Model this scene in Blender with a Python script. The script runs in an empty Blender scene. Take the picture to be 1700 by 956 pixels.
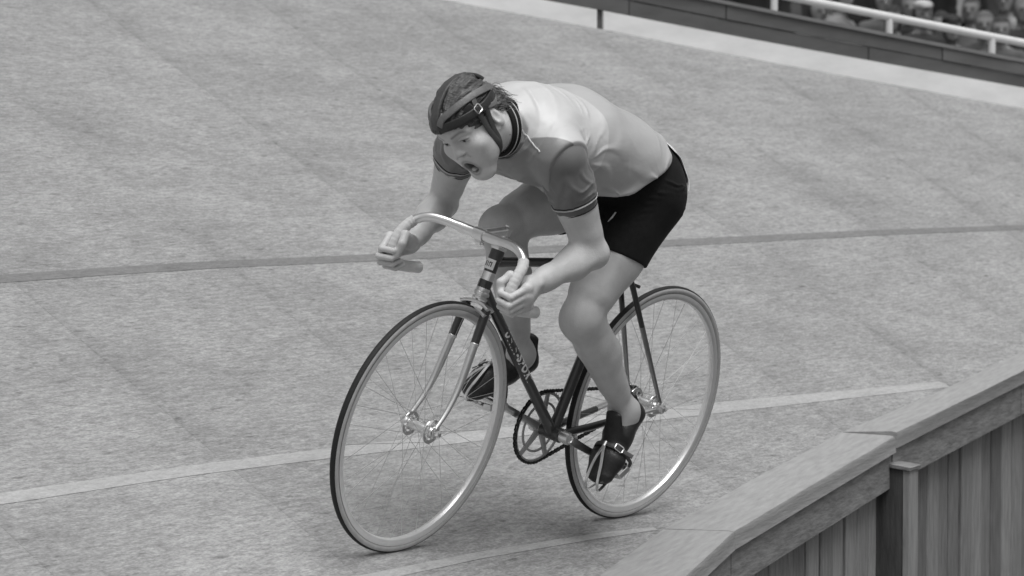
import bpy, math, random
import numpy as np
from mathutils import Matrix, Vector, Quaternion

rng = random.Random(7)
S = bpy.context.scene
COL = S.collection
R = math.radians

# ------------------------------------------------------------------ camera
cam = bpy.data.objects.new("camera", bpy.data.cameras.new("camera"))
COL.objects.link(cam)
cam.data.sensor_width = 36.0
cam.data.lens = 122.0
cam.data.clip_start = 0.1
cam.data.clip_end = 400.0
CR = ((-0.61894, -0.03937, 0.78445), (0.78544, -0.032, 0.61811), (0.00077, 0.99871, 0.05072))
CL = (7.74269, 5.72166, 1.12714)
cam.matrix_world = Matrix(((*CR[0], CL[0]), (*CR[1], CL[1]), (*CR[2], CL[2]), (0, 0, 0, 1)))
cam.data.dof.use_dof = True
cam.data.dof.focus_distance = 9.0
cam.data.dof.aperture_fstop = 8.0
S.camera = cam

# ------------------------------------------------------------------ daylight (black and white film: neutral sky)
SUN_EL, SUN_AZ = R(70), R(62)          # azimuth measured from +X towards +Y
world = bpy.data.worlds.new("World")
S.world = world
world.use_nodes = True
wn, wl = world.node_tree.nodes, world.node_tree.links
sky = wn.new("ShaderNodeTexSky")
sky.sky_type = 'NISHITA'
sky.sun_disc = False
sky.sun_elevation = SUN_EL
sky.sun_rotation = R(90) - SUN_AZ
sky.dust_density = 4.0
bw = wn.new("ShaderNodeRGBToBW")
wl.new(sky.outputs[0], bw.inputs[0])
wl.new(bw.outputs[0], wn["Background"].inputs[0])
wn["Background"].inputs[1].default_value = 0.10
sun = bpy.data.objects.new("sun", bpy.data.lights.new("sun", 'SUN'))
COL.objects.link(sun)
sun.data.energy = 1.5
sun.data.angle = R(40)
sun.data.color = (1, 1, 1)
sdir = Vector((math.cos(SUN_EL) * math.cos(SUN_AZ), math.cos(SUN_EL) * math.sin(SUN_AZ), math.sin(SUN_EL)))
sun.rotation_euler = sdir.to_track_quat('Z', 'Y').to_euler()
S.view_settings.view_transform = 'Standard'
S.view_settings.look = 'None'
S.view_settings.exposure = 0.26
S.view_settings.gamma = 1.0

# ------------------------------------------------------------------ frames of reference
LEAN, BANK = R(-15.07), R(-19.07)
M_BIKE = Matrix.Rotation(LEAN, 4, 'X')       # bicycle standing leaned on the banking, rear tyre contact at the origin
M_TRACK = Matrix.Rotation(BANK, 4, 'X')      # track plane: x along the track, y down towards the infield


# ------------------------------------------------------------------ materials
def mat(name, v, rough=0.6, metal=0.0, var=0.0, scale=8.0, stretch=(1, 1, 1), bump=0.0, bscale=None, spec=0.5,
        attr=False, sss=0.0, coat=0.0, objcol=False, sheen=0.0, detail=6.0, rotz=0.0):
    m = bpy.data.materials.new(name)
    m.use_nodes = True
    N, L = m.node_tree.nodes, m.node_tree.links
    b = N["Principled BSDF"]
    b.inputs["Roughness"].default_value = rough
    b.inputs["Metallic"].default_value = metal
    b.inputs["Specular IOR Level"].default_value = spec
    b.inputs["Coat Weight"].default_value = coat
    b.inputs["Coat Roughness"].default_value = 0.15
    b.inputs["Sheen Weight"].default_value = sheen
    if sss:
        b.inputs["Subsurface Weight"].default_value = sss
        b.inputs["Subsurface Radius"].default_value = (0.012, 0.012, 0.012)
        b.inputs["Subsurface Scale"].default_value = 0.6
    src = None
    tc = N.new("ShaderNodeTexCoord")
    mp = N.new("ShaderNodeMapping")
    mp.inputs["Scale"].default_value = stretch
    rz = N.new("ShaderNodeVectorRotate")
    rz.rotation_type = 'Z_AXIS'
    rz.inputs["Angle"].default_value = -R(rotz)
    L.new(tc.outputs["Object"], rz.inputs["Vector"])
    L.new(rz.outputs[0], mp.inputs[0])
    val = N.new("ShaderNodeValue")
    val.outputs[0].default_value = v
    src = val.outputs[0]

    def mul(a, c):
        n = N.new("ShaderNodeMath")
        n.operation = 'MULTIPLY'
        L.new(a, n.inputs[0])
        L.new(c, n.inputs[1])
        return n.outputs[0]
    if attr:
        at = N.new("ShaderNodeAttribute")
        at.attribute_name = "tone"
        src = mul(src, at.outputs["Fac"])
    if objcol:
        oi = N.new("ShaderNodeObjectInfo")
        bwn = N.new("ShaderNodeRGBToBW")
        L.new(oi.outputs["Color"], bwn.inputs[0])
        src = mul(src, bwn.outputs[0])
    if var:
        nz = N.new("ShaderNodeTexNoise")
        nz.inputs["Scale"].default_value = scale
        nz.inputs["Detail"].default_value = detail
        nz.inputs["Roughness"].default_value = 0.62
        L.new(mp.outputs[0], nz.inputs[0])
        mr = N.new("ShaderNodeMapRange")
        mr.inputs[1].default_value = 0.28
        mr.inputs[2].default_value = 0.72
        mr.inputs[3].default_value = 1 - var
        mr.inputs[4].default_value = 1 + var
        L.new(nz.outputs[0], mr.inputs[0])
        src = mul(src, mr.outputs[0])
    cb = N.new("ShaderNodeCombineColor")
    for i in range(3):
        L.new(src, cb.inputs[i])
    L.new(cb.outputs[0], b.inputs["Base Color"])
    if bump:
        nb = N.new("ShaderNodeTexNoise")
        nb.inputs["Scale"].default_value = bscale or scale * 6
        nb.inputs["Detail"].default_value = 5
        L.new(mp.outputs[0], nb.inputs[0])
        bp = N.new("ShaderNodeBump")
        bp.inputs["Strength"].default_value = bump
        bp.inputs["Distance"].default_value = 0.004
        L.new(nb.outputs[0], bp.inputs["Height"])
        L.new(bp.outputs[0], b.inputs["Normal"])
    m["src"] = "grey"
    return m


def track_mat(name, v, streak=0.5, attr=False):
    """weathered cement: long smears along the riding direction, cloudy patches, small dark scuffs"""
    m = mat(name, v, rough=0.9, spec=0.2, attr=attr)
    N, L = m.node_tree.nodes, m.node_tree.links
    b = N["Principled BSDF"]
    cb = b.inputs["Base Color"].links[0].from_node
    src = cb.inputs[0].links[0].from_socket
    tc = N.new("ShaderNodeTexCoord")
    geo = N.new("ShaderNodeNewGeometry")
    xf = N.new("ShaderNodeVectorRotate")
    xf.rotation_type = 'X_AXIS'
    xf.inputs["Angle"].default_value = -BANK
    L.new(geo.outputs["Position"], xf.inputs["Vector"])
    rot = N.new("ShaderNodeVectorRotate")          # smears run a little askew to the lines
    rot.rotation_type = 'Z_AXIS'
    rot.inputs["Angle"].default_value = R(-4)
    L.new(xf.outputs[0], rot.inputs["Vector"])

    def noise(st, sc, det, lo, hi, a, c, rough=0.6):
        mp = N.new("ShaderNodeMapping")
        mp.inputs["Scale"].default_value = st
        L.new(rot.outputs[0], mp.inputs[0])
        nz = N.new("ShaderNodeTexNoise")
        nz.inputs["Scale"].default_value = sc
        nz.inputs["Detail"].default_value = det
        nz.inputs["Roughness"].default_value = rough
        L.new(mp.outputs[0], nz.inputs[0])
        mr = N.new("ShaderNodeMapRange")
        mr.inputs[1].default_value = lo
        mr.inputs[2].default_value = hi
        mr.inputs[3].default_value = a
        mr.inputs[4].default_value = c
        L.new(nz.outputs[0], mr.inputs[0])
        return mr.outputs[0], nz.outputs[0]
    outs = [noise((1, 3.4, 1), 6.0, 5, 0.3, 0.7, 1 - .10 * streak, 1 + .10 * streak),
            noise((1, 3.2, 1), 22.0, 4, 0.3, 0.7, 1 - .24 * streak, 1 + .22 * streak),
            noise((1, 2.2, 1), 75.0, 3, 0.3, 0.7, 1 - .22 * streak, 1 + .22 * streak),
            noise((1, 1.3, 1), 1.0, 4, 0.35, 0.65, 1 - .08 * streak, 1 + .08 * streak),
            noise((1, 1.8, 1), 3.2, 4, 0.35, 0.65, 1 - .07 * streak, 1 + .07 * streak),
            noise((1, 2.8, 1), 13.0, 2, 0.62, 0.78, 1.0, 1 - .40 * streak, 0.5)]
    oi = N.new("ShaderNodeObjectInfo")
    mr = N.new("ShaderNodeMapRange")
    mr.inputs[3].default_value = 0.985
    mr.inputs[4].default_value = 1.015
    L.new(oi.outputs["Random"], mr.inputs[0])
    outs.append((mr.outputs[0], None))
    for o, _ in outs:
        n = N.new("ShaderNodeMath")
        n.operation = 'MULTIPLY'
        L.new(src, n.inputs[0])
        L.new(o, n.inputs[1])
        src = n.outputs[0]
    for i in range(3):
        L.new(src, cb.inputs[i])
    bp = N.new("ShaderNodeBump")
    bp.inputs["Strength"].default_value = 0.35
    bp.inputs["Distance"].default_value = 0.006
    L.new(outs[2][1], bp.inputs["Height"])
    L.new(bp.outputs[0], b.inputs["Normal"])
    return m


M = dict(
    track=track_mat("cement", 0.32, 1.1, True),
    joint=mat("joint_filler", 0.24, 0.95, var=.2),
    line_white=track_mat("worn_white_paint", 0.405, 0.55),
    line_dark=track_mat("worn_dark_paint", 0.215, 0.6),
    cap=mat("weathered_cap_board", 0.335, 0.85, var=.16, scale=6, stretch=(1.3, 12, 12), bump=.35, bscale=12, rotz=15),
    fascia=mat("weathered_board", 0.24, 0.85, var=.35, scale=4, stretch=(1.5, 10, 14), bump=.6, bscale=8),
    plank=mat("weathered_plank", 0.27, 0.85, var=.34, scale=16, stretch=(6, 6, .5), bump=.7, bscale=20, objcol=True),
    postdark=mat("shade_dark_wood", 0.065, 0.8, var=.4, scale=6, stretch=(8, 8, 1), bump=.5),  # shade put into the colour: post's unlit side, hollow behind the planks
    lit_post_face=mat("lit_side_wood", 0.30, 0.85, var=.25, scale=5, stretch=(8, 8, 1), bump=.4),  # light on the post's outer face, put into the colour
    kick=mat("white_painted_board", 0.84, 0.7, var=.10, scale=4, stretch=(1, 1, 3)),
    fence=mat("grey_painted_board", 0.125, 0.8, var=.22, scale=3, stretch=(1, 1, 4), objcol=True),
    fencecap=mat("grey_cap", 0.2, 0.8, var=.15),
    rail=mat("white_painted_rail", 0.75, 0.6, var=.06),
    grass=mat("infield_turf", 0.07, 0.95, var=.4, scale=20),
    earth=mat("stand_ground", 0.10, 0.95, var=.4, scale=3),
    standdark=mat("stand_timber", 0.018, 0.9, var=.4, scale=1.5),
    crowd=mat("spectator_tones", 0.82, 0.85, attr=True, objcol=False, var=.15, scale=12),
    skin=mat("skin", 0.58, 0.42, attr=True, sss=.0, var=.10, scale=22, bump=.22, bscale=300, spec=.35),
    wisp=mat("loose_hair", 0.19, 0.5, var=.3, scale=40),
    hair=mat("hair", 0.09, 0.5, var=.55, scale=26, stretch=(1, 1, 4), bump=.9, bscale=60),
    jersey=mat("satin_jersey", 0.62, 0.40, attr=True, var=.05, scale=14, stretch=(.45, 1.2, 1), bump=.45, bscale=22, sheen=.15),
    sleeve=mat("dark_jersey_cloth", 0.165, 0.5, attr=True, var=.08, scale=20, bump=.4, bscale=24, stretch=(1, 1, .5), sheen=.2),
    piping=mat("pale_piping", 0.6, 0.6),
    collar=mat("ribbed_collar", 0.05, 0.75, attr=True, var=.2, scale=60),
    shorts=mat("black_wool", 0.0085, 0.8, var=.3, scale=60, bump=.3, bscale=400, spec=.2, sheen=.04),
    number=mat("white_number_cloth", 0.75, 0.8, var=.04),
    leather=mat("black_leather", 0.022, 0.42, var=.25, scale=40, bump=.25, bscale=160),
    pad=mat("padded_leather", 0.06, 0.45, attr=True, var=.2, scale=40, bump=.3, bscale=150),
    strap=mat("strap_leather", 0.05, 0.5, var=.3, scale=40),
    paint=mat("dark_enamel", 0.045, 0.28, coat=.6, var=.1, scale=20),
    chrome=mat("chrome", 0.88, 0.30, 1.0, var=.04, scale=30),
    ringalloy=mat("anodised_alloy", 0.42, 0.42, .35, var=.08, scale=30),
    rimalloy=mat("bright_rim", 0.86, 0.32, .55, var=.05, scale=30),
    alloy=mat("polished_alloy", 0.88, 0.30, 1.0, var=.06, scale=30),
    steel=mat("dull_steel", 0.38, 0.38, 1.0, var=.15, scale=40),
    chain=mat("oily_chain", 0.05, 0.45, 0.6, var=.4, scale=90),
    tread=mat("black_tread", 0.014, 0.7, var=.25, scale=40, bump=.3, bscale=200),
    wall_=mat("tan_sidewall", 0.46, 0.7, var=.12, scale=50),
    spoke=mat("spoke_steel", 0.75, 0.3, 1.0),
    tape=mat("white_cloth_tape", 0.62, 0.85, var=.12, scale=30, bump=.4, bscale=120),
    plug=mat("grip_rubber", 0.72, 0.75, var=.12, scale=30),
    letter=mat("white_transfer", 0.85, 0.5),
    black=mat("black_ink", 0.012, 0.6),
    eye=mat("eye", 0.4, 0.15, attr=True),
)
M["line_white"].name = "worn_white_paint"


# ------------------------------------------------------------------ mesh building
class MB:
    def __init__(self):
        self.v, self.f, self.n = [], [], 0

    def add(self, v, f):
        v = np.asarray(v, float)
        self.v.append(v)
        self.f += [tuple(i + self.n for i in q) for q in f]
        self.n += len(v)
        return self

    def box(self, c, s, rot=None, bev=0.0):
        hx, hy, hz = np.asarray(s, float) / 2
        if bev <= 0:
            v = np.array([(x, y, z) for x in (-hx, hx) for y in (-hy, hy) for z in (-hz, hz)])
            f = [(0, 1, 3, 2), (4, 6, 7, 5), (0, 4, 5, 1), (2, 3, 7, 6), (0, 2, 6, 4), (1, 5, 7, 3)]
        else:
            b = min(bev, hx * .9, hy * .9, hz * .9)
            pr = [(-hx + b, -hy), (hx - b, -hy), (hx, -hy + b), (hx, hy - b), (hx - b, hy), (-hx + b, hy), (-hx, hy - b), (-hx, -hy + b)]
            v = []
            for z, q in ((-hz, b), (-hz + b, 0), (hz - b, 0), (hz, b)):
                for x, y in pr:
                    v.append((x * (1 - q / hx), y * (1 - q / hy), z))
            v = np.array(v)
            f = [tuple(range(7, -1, -1)), tuple(range(24, 32))]
            for k in range(3):
                for i in range(8):
                    j = (i + 1) % 8
                    f.append((k * 8 + i, k * 8 + j, k * 8 + 8 + j, k * 8 + 8 + i))
        if rot is not None:
            v = v @ np.array(rot).T
        return self.add(v + np.asarray(c, float), f)

    def tube(self, P, r, n=10, closed=False, cap=True, sec=None, nrm=None):
        """sweep; r scalar or per point; sec=(half width, half thickness) with nrm the thickness direction"""
        P = np.asarray(P, float)
        m = len(P)
        rr = np.full(m, r, float) if np.isscalar(r) else np.asarray(r, float)
        T = np.gradient(P, axis=0) if not closed else np.roll(P, -1, 0) - np.roll(P, 1, 0)
        T /= np.linalg.norm(T, axis=1)[:, None] + 1e-12
        if nrm is None:
            u = np.cross(T[0], (0.31, 0.83, 0.46))
            u /= np.linalg.norm(u)
            U = []
            for i in range(m):
                u = u - T[i] * (u @ T[i])
                u /= np.linalg.norm(u)
                U.append(u)
            U = np.array(U)
        else:
            nr = np.asarray(nrm, float)
            if nr.ndim == 1:
                nr = np.tile(nr, (m, 1))
            U = nr - T * (nr * T).sum(1)[:, None]
            U /= np.linalg.norm(U, axis=1)[:, None]
        Vv = np.cross(T, U)
        a = np.arange(n) * 2 * math.pi / n
        if sec is not None:
            cu, sv = np.cos(a), np.sin(a)
            e = 0.42
            cu = np.sign(cu) * np.abs(cu) ** e * sec[1]
            sv = np.sign(sv) * np.abs(sv) ** e * sec[0]
        else:
            cu, sv = np.cos(a), np.sin(a)
        V = (P[:, None, :] + rr[:, None, None] * (cu[None, :, None] * U[:, None, :] + sv[None, :, None] * Vv[:, None, :])).reshape(-1, 3)
        F = []
        for i in range(m if closed else m - 1):
            k = (i + 1) % m
            for j in range(n):
                l = (j + 1) % n
                F.append((i * n + j, i * n + l, k * n + l, k * n + j))
        if cap and not closed:
            F.append(tuple(range(n - 1, -1, -1)))
            F.append(tuple(range((m - 1) * n, m * n)))
        return self.add(V, F)

    def lathe(self, c, axis, prof, n=32, closed=False):
        """prof: (radius, height along axis)"""
        ax = np.asarray(axis, float)
        ax /= np.linalg.norm(ax)
        u = np.cross(ax, (0.2, 0.3, 0.93))
        if np.linalg.norm(u) < .1:
            u = np.cross(ax, (1, 0, 0))
        u /= np.linalg.norm(u)
        w = np.cross(ax, u)
        V = []
        m = len(prof)
        for r, h in prof:
            for j in range(n):
                t = 2 * math.pi * j / n
                V.append(np.asarray(c, float) + ax * h + max(r, 1e-5) * (math.cos(t) * u + math.sin(t) * w))
        F = []
        for i in range(m if closed else m - 1):
            k = (i + 1) % m
            for j in range(n):
                l = (j + 1) % n
                F.append((i * n + j, i * n + l, k * n + l, k * n + j))
        return self.add(V, F)

    def cyl(self, a, b, r, n=14, r2=None):
        a, b = np.asarray(a, float), np.asarray(b, float)
        L = np.linalg.norm(b - a)
        r2 = r if r2 is None else r2
        e = min(r, r2, L / 2) * .12
        return self.lathe(a, b - a, [(0, 0), (r - e, 0), (r, e), (r2, L - e), (r2 - e, L), (0, L)], n)

    def mesh(self, name, m, smooth=True, angle=40):
        me = bpy.data.meshes.new(name)
        me.from_pydata(np.concatenate(self.v).tolist(), [], self.f)
        me.materials.append(m)
        fix(me, smooth, angle)
        return me


def fix(me, smooth=True, angle=40):
    import bmesh
    bm = bmesh.new()
    bm.from_mesh(me)
    bmesh.ops.recalc_face_normals(bm, faces=bm.faces)
    for f in bm.faces:
        f.smooth = smooth
    if smooth:
        ca = R(angle)
        for e in bm.edges:
            if len(e.link_faces) == 2 and e.calc_face_angle(0) > ca:
                e.smooth = False
    bm.to_mesh(me)
    bm.free()


def link(name, me, parent=None, mw=None, label=None, kind=None):
    o = bpy.data.objects.new(name, me)
    COL.objects.link(o)
    if parent is not None:
        o.parent = parent
    if mw is not None:
        if parent is None:
            o.matrix_world = mw
        else:
            o.matrix_local = mw
    if label:
        o["label"] = label
    if kind:
        o["kind"] = kind
    return o


def obj(name, mb, m, parent=None, smooth=True, angle=40, **k):
    return link(name, mb.mesh(name, m, smooth, angle), parent, **k)


def thing(name, label, cat, mw=None, group=None):
    o = bpy.data.objects.new(name, None)
    o.empty_display_size = .1
    COL.objects.link(o)
    if mw is not None:
        o.matrix_world = mw
    o["label"] = label
    o["category"] = cat
    if group:
        o["group"] = group
    return o


def spline(pts, n=8, closed=False):
    """Catmull-Rom"""
    P = np.asarray(pts, float)
    m = len(P)
    out = []
    for i in range(m if closed else m - 1):
        if closed:
            p0, p1, p2, p3 = P[(i - 1) % m], P[i], P[(i + 1) % m], P[(i + 2) % m]
        else:
            p1, p2 = P[i], P[i + 1]
            p0 = P[i - 1] if i else 2 * p1 - p2
            p3 = P[i + 2] if i + 2 < m else 2 * p2 - p1
        for t in np.arange(n) / n:
            out.append(.5 * (2 * p1 + (p2 - p0) * t + (2 * p0 - 5 * p1 + 4 * p2 - p3) * t * t + (3 * p1 - p0 - 3 * p2 + p3) * t ** 3))
    if not closed:
        out.append(P[-1])
    return np.array(out)


# ------------------------------------------------------------------ organic surfaces: blended volumes, meshed with surface nets
def V3(*a):
    return np.array(a, float)


class Cone:
    def __init__(s, a, b, ra, rb):
        s.a, s.b, s.ra, s.rb = V3(*a), V3(*b), ra, rb
        s.ab = s.b - s.a
        s.l2 = s.ab @ s.ab + 1e-12
        s.c = (s.a + s.b) / 2
        s.r = math.sqrt(s.l2) / 2 + max(ra, rb)

    def d(s, P):
        q = P - s.a
        t = np.clip((q @ s.ab) / s.l2, 0, 1)
        return np.linalg.norm(q - t[:, None] * s.ab, axis=1) - (s.ra + (s.rb - s.ra) * t)


class Ell:
    def __init__(s, c, r, rot=None):
        s.c, s.rad = V3(*c), V3(*r)
        s.rot = np.eye(3) if rot is None else np.array(rot, float)   # columns are the axes
        s.r = s.rad.max()

    def d(s, P):
        q = (P - s.c) @ s.rot
        k0 = np.linalg.norm(q / s.rad, axis=1)
        k1 = np.linalg.norm(q / (s.rad ** 2), axis=1) + 1e-9
        return np.where(k0 < 1e-4, -s.rad.min(), k0 * (k0 - 1) / k1)


class ETube:
    """straight segment with an elliptic section: half width w along lat, half height h across"""
    def __init__(s, a, b, wa, ha, wb, hb, lat=(0, 1, 0), off=0.0):
        s.a, s.b = V3(*a), V3(*b)
        s.p = (wa + off, ha + off, wb + off, hb + off)
        ab = s.b - s.a
        s.L = np.linalg.norm(ab)
        s.t = ab / s.L
        lat = V3(*lat)
        lat = lat - s.t * (lat @ s.t)
        s.lat = lat / np.linalg.norm(lat)
        s.up = np.cross(s.t, s.lat)
        s.c = (s.a + s.b) / 2
        s.r = s.L / 2 + max(s.p)

    def d(s, P):
        q = P - s.a
        x = q @ s.t
        t = np.clip(x / s.L, 0, 1)
        w = s.p[0] + (s.p[2] - s.p[0]) * t
        h = s.p[1] + (s.p[3] - s.p[1]) * t
        ex = x - t * s.L
        y, z = q @ s.lat, q @ s.up
        k0 = np.sqrt((y / w) ** 2 + (z / h) ** 2 + (ex / np.minimum(w, h)) ** 2)
        k1 = np.sqrt((y / w ** 2) ** 2 + (z / h ** 2) ** 2 + (ex / np.minimum(w, h) ** 2) ** 2) + 1e-9
        return np.where(k0 < 1e-4, -np.minimum(w, h), k0 * (k0 - 1) / k1)


class Half:
    """keeps the side the normal points away from (d = (p - o).n)"""
    def __init__(s, o, n):
        s.o, s.n = V3(*o), V3(*n) / np.linalg.norm(n)
        s.c, s.r = s.o, 1e9

    def d(s, P):
        return (P - s.o) @ s.n


class Vol:
    def __init__(s):
        s.items = []
        s.c, s.r = V3(0, 0, 0), 1e9

    def u(s, prim, k=.02):
        s.items.append(('u', prim, k))
        return s

    def cut(s, prim, k=.01):
        s.items.append(('s', prim, k))
        return s

    def keep(s, prim, k=.002):
        s.items.append(('i', prim, k))
        return s

    def bulge(s, fn):
        s.items.append(('f', fn, 0))
        return s

    def bound(s, c, r):
        s.c, s.r = V3(*c), r
        return s

    def d(s, P):
        return s.ev(P, None, None)

    def ev(s, P, c, rad):
        D = np.full(len(P), 1.0)
        for op, pr, k in s.items:
            if op == 'f':
                D = D - pr(P)
                continue
            if c is not None and op in 'us' and np.linalg.norm(pr.c - c) - pr.r > rad + k + .02:
                continue
            e = pr.ev(P, c, rad) if isinstance(pr, Vol) and c is not None else pr.d(P)
            if op == 'u':
                h = np.maximum(k - np.abs(D - e), 0) / k
                D = np.minimum(D, e) - h * h * k * .25
            else:
                if op == 's':
                    e = -e
                h = np.maximum(k - np.abs(D - e), 0) / k
                D = np.maximum(D, e) + h * h * k * .25
        return D


def surface(vol, lo, hi, h, n=10, relax=1):
    """surface nets over the blocks that the surface crosses -> verts, quads"""
    lo = np.asarray(lo, float)
    nb = np.ceil((np.asarray(hi, float) - lo) / (h * n)).astype(int)
    ii = np.stack(np.meshgrid(*[np.arange(k) for k in nb], indexing='ij'), -1).reshape(-1, 3)
    cen = lo + (ii + .5) * h * n
    rad = h * n * .87
    dc = vol.ev(cen, None, None)
    act = ii[np.abs(dc) < rad * 1.25 + .008]
    g = np.stack(np.meshgrid(*[np.arange(n + 1)] * 3, indexing='ij'), -1).reshape(-1, 3)
    BIG = 1 << 20

    def key(c):
        return (c[:, 0] * BIG + c[:, 1]) * BIG + c[:, 2]
    keys, verts, edges = [], [], [[], [], []]
    corners = np.array([(x, y, z) for x in (0, 1) for y in (0, 1) for z in (0, 1)])
    CE = [(0, 1), (2, 3), (4, 5), (6, 7), (0, 2), (1, 3), (4, 6), (5, 7), (0, 4), (1, 5), (2, 6), (3, 7)]
    for b in act:
        base = b * n
        P = lo + (g + base) * h
        D = vol.ev(P, lo + (base + n / 2) * h, rad).reshape((n + 1,) * 3)
        neg = D < 0
        if neg.all() or not neg.any():
            continue
        C = np.stack([D[x:x + n, y:y + n, z:z + n] for x, y, z in corners], -1).reshape(-1, 8)
        sg = (C < 0).sum(1)
        w = np.nonzero((sg > 0) & (sg < 8))[0]
        C = C[w]
        cc = np.stack(np.unravel_index(w, (n, n, n)), 1)
        acc = np.zeros((len(w), 3))
        cnt = np.zeros(len(w))
        for i, j in CE:
            a, bq = C[:, i], C[:, j]
            m = (a < 0) != (bq < 0)
            t = np.where(m, a / np.where(m, a - bq, 1), 0)
            acc += np.where(m[:, None], corners[i] + t[:, None] * (corners[j] - corners[i]), 0)
            cnt += m
        keys.append(key(cc + base))
        verts.append(lo + (cc + base + acc / cnt[:, None]) * h)
        for ax in range(3):
            sl = [slice(0, n)] * 3
            s2 = list(sl)
            s2[ax] = slice(1, n + 1)
            A, B = neg[tuple(sl)], neg[tuple(s2)]
            x = np.argwhere(A != B)
            if len(x):
                edges[ax].append(np.concatenate([x + base, A[tuple(x.T)][:, None]], 1))
    keys = np.concatenate(keys)
    verts = np.concatenate(verts)
    order = np.argsort(keys)
    keys, verts = keys[order], verts[order]
    quads = []
    for ax in range(3):
        if not edges[ax]:
            continue
        E = np.concatenate(edges[ax])
        p, ng = E[:, :3].astype(np.int64), E[:, 3].astype(bool)
        e1, e2 = np.zeros(3, int), np.zeros(3, int)
        e1[(ax + 1) % 3] = 1
        e2[(ax + 2) % 3] = 1
        q = []
        ok = np.ones(len(p), bool)
        for off in (0 * e1, e1, e1 + e2, e2):
            kk = key(p - off)
            i = np.clip(np.searchsorted(keys, kk), 0, len(keys) - 1)
            ok &= keys[i] == kk
            q.append(i)
        q = np.stack(q, 1)
        q = np.where(ng[:, None], q, q[:, ::-1])
        quads.append(q[ok])
    return verts, np.concatenate(quads)


def organic(name, vol, lo, hi, h, m, parent=None, tone=None, n=10, smooth_it=2, **k):
    v, q = surface(vol, lo, hi, h, n)
    # light Laplacian relaxation takes the grid steps out
    e = np.concatenate([q[:, [0, 1]], q[:, [1, 2]], q[:, [2, 3]], q[:, [3, 0]]])
    cnt = np.bincount(e.ravel(), minlength=len(v))[:, None] + 1e-9
    for it in range(smooth_it):
        acc = np.zeros_like(v)
        for i in range(3):
            acc[:, i] = np.bincount(e[:, 0], v[e[:, 1], i], len(v)) + np.bincount(e[:, 1], v[e[:, 0], i], len(v))
        v = v + (.5 if it % 2 == 0 else -.42) * (acc / cnt - v)
    me = bpy.data.meshes.new(name)
    me.vertices.add(len(v))
    me.vertices.foreach_set("co", v.ravel())
    me.loops.add(len(q) * 4)
    me.loops.foreach_set("vertex_index", q.ravel().astype(np.int32))
    me.polygons.add(len(q))
    me.polygons.foreach_set("loop_start", np.arange(len(q), dtype=np.int32) * 4)
    me.polygons.foreach_set("use_smooth", np.ones(len(q), bool))
    me.update(calc_edges=True)
    me.materials.append(m)
    if tone is not None:
        a = me.attributes.new("tone", 'FLOAT', 'POINT')
        a.data.foreach_set("value", np.asarray(tone(v), np.float32))
    return link(name, me, parent, **k)


def sstep(x, a, b):
    t = np.clip((x - a) / (b - a), 0, 1)
    return t * t * (3 - 2 * t)


def ridge(a, b, w, amp, mid=None):
    """a fold: bulge along a segment (or a bent pair of segments)"""
    segs = [(V3(*a), V3(*b))] if mid is None else [(V3(*a), V3(*mid)), (V3(*mid), V3(*b))]
    allp = np.array([p for s_ in segs for p in s_])
    c = allp.mean(0)
    rr = np.linalg.norm(allp - c, axis=1).max() + 3 * w

    def f(P):
        near = np.linalg.norm(P - c, axis=1) < rr
        out = np.zeros(len(P))
        if near.any():
            Q = P[near]
            dm = np.full(len(Q), 9.0)
            tm = np.zeros(len(Q))
            for i, (s0, s1) in enumerate(segs):
                ab = s1 - s0
                t = np.clip((Q - s0) @ ab / (ab @ ab), 0, 1)
                dd = np.linalg.norm(Q - s0 - t[:, None] * ab, axis=1)
                tt = (t + i) / len(segs)
                tm = np.where(dd < dm, tt, tm)
                dm = np.minimum(dm, dd)
            out[near] = amp * np.exp(-(dm / w) ** 2) * np.minimum(1, 4 * np.minimum(tm + .08, 1.08 - tm))
        return out
    return f

# ================================================================== SETTING
def tw(x, e, h=0.0):
    """track coordinates -> world"""
    c, s = math.cos(BANK), math.sin(BANK)
    return V3(x, e * c - h * s, e * s + h * c)


def poly(pts):
    P = np.array(sorted(pts), float)
    return lambda x: float(np.interp(x, P[:, 0], P[:, 1]))


IN_PTS = [(8, 1.53), (3, 1.43), (2, 1.02), (.75, .45), (.45, .29), (-.07, .11), (-.48, -.01), (-1.6, -.31), (-2.51, -.51), (-4.5, -1.0), (-9, -1.17), (-20, -1.22)]
OUT_PTS = [(8, -8.6), (3, -8.0), (0, -7.3), (-1.5, -6.85), (-3, -6.2), (-4.4, -5.46), (-5.16, -5.05), (-5.85, -4.68), (-6.41, -4.34), (-7.02, -4.01), (-8.0, -3.51), (-9, -3.1), (-11, -2.7), (-20, -2.6)]
e_in, e_out = poly(IN_PTS), poly(OUT_PTS)

me = MB()
me.add([(-300, -300, -1.0), (300, -300, -1.0), (300, 300, -1.0), (-300, 300, -1.0)], [(0, 1, 2, 3)])
obj("infield_ground", me, M["grass"], kind="structure", label="infield turf inside the track")

track = bpy.data.objects.new("track", None)
COL.objects.link(track)
track["kind"] = "structure"
track["label"] = "banked cement cycling track with painted lines"


def seam(x0, sl, f):
    """point on a joint line, f = 0 at the inner edge, 1 at the fence"""
    eb = 0.0
    et = -5.0
    for _ in range(40):
        eb = .5 * eb + .5 * e_in(x0 + sl * (eb + 2))
        et = .5 * et + .5 * e_out(x0 + sl * (et + 2))
    e = eb + (et - eb) * f
    return x0 + sl * (e + 2), e


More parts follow.
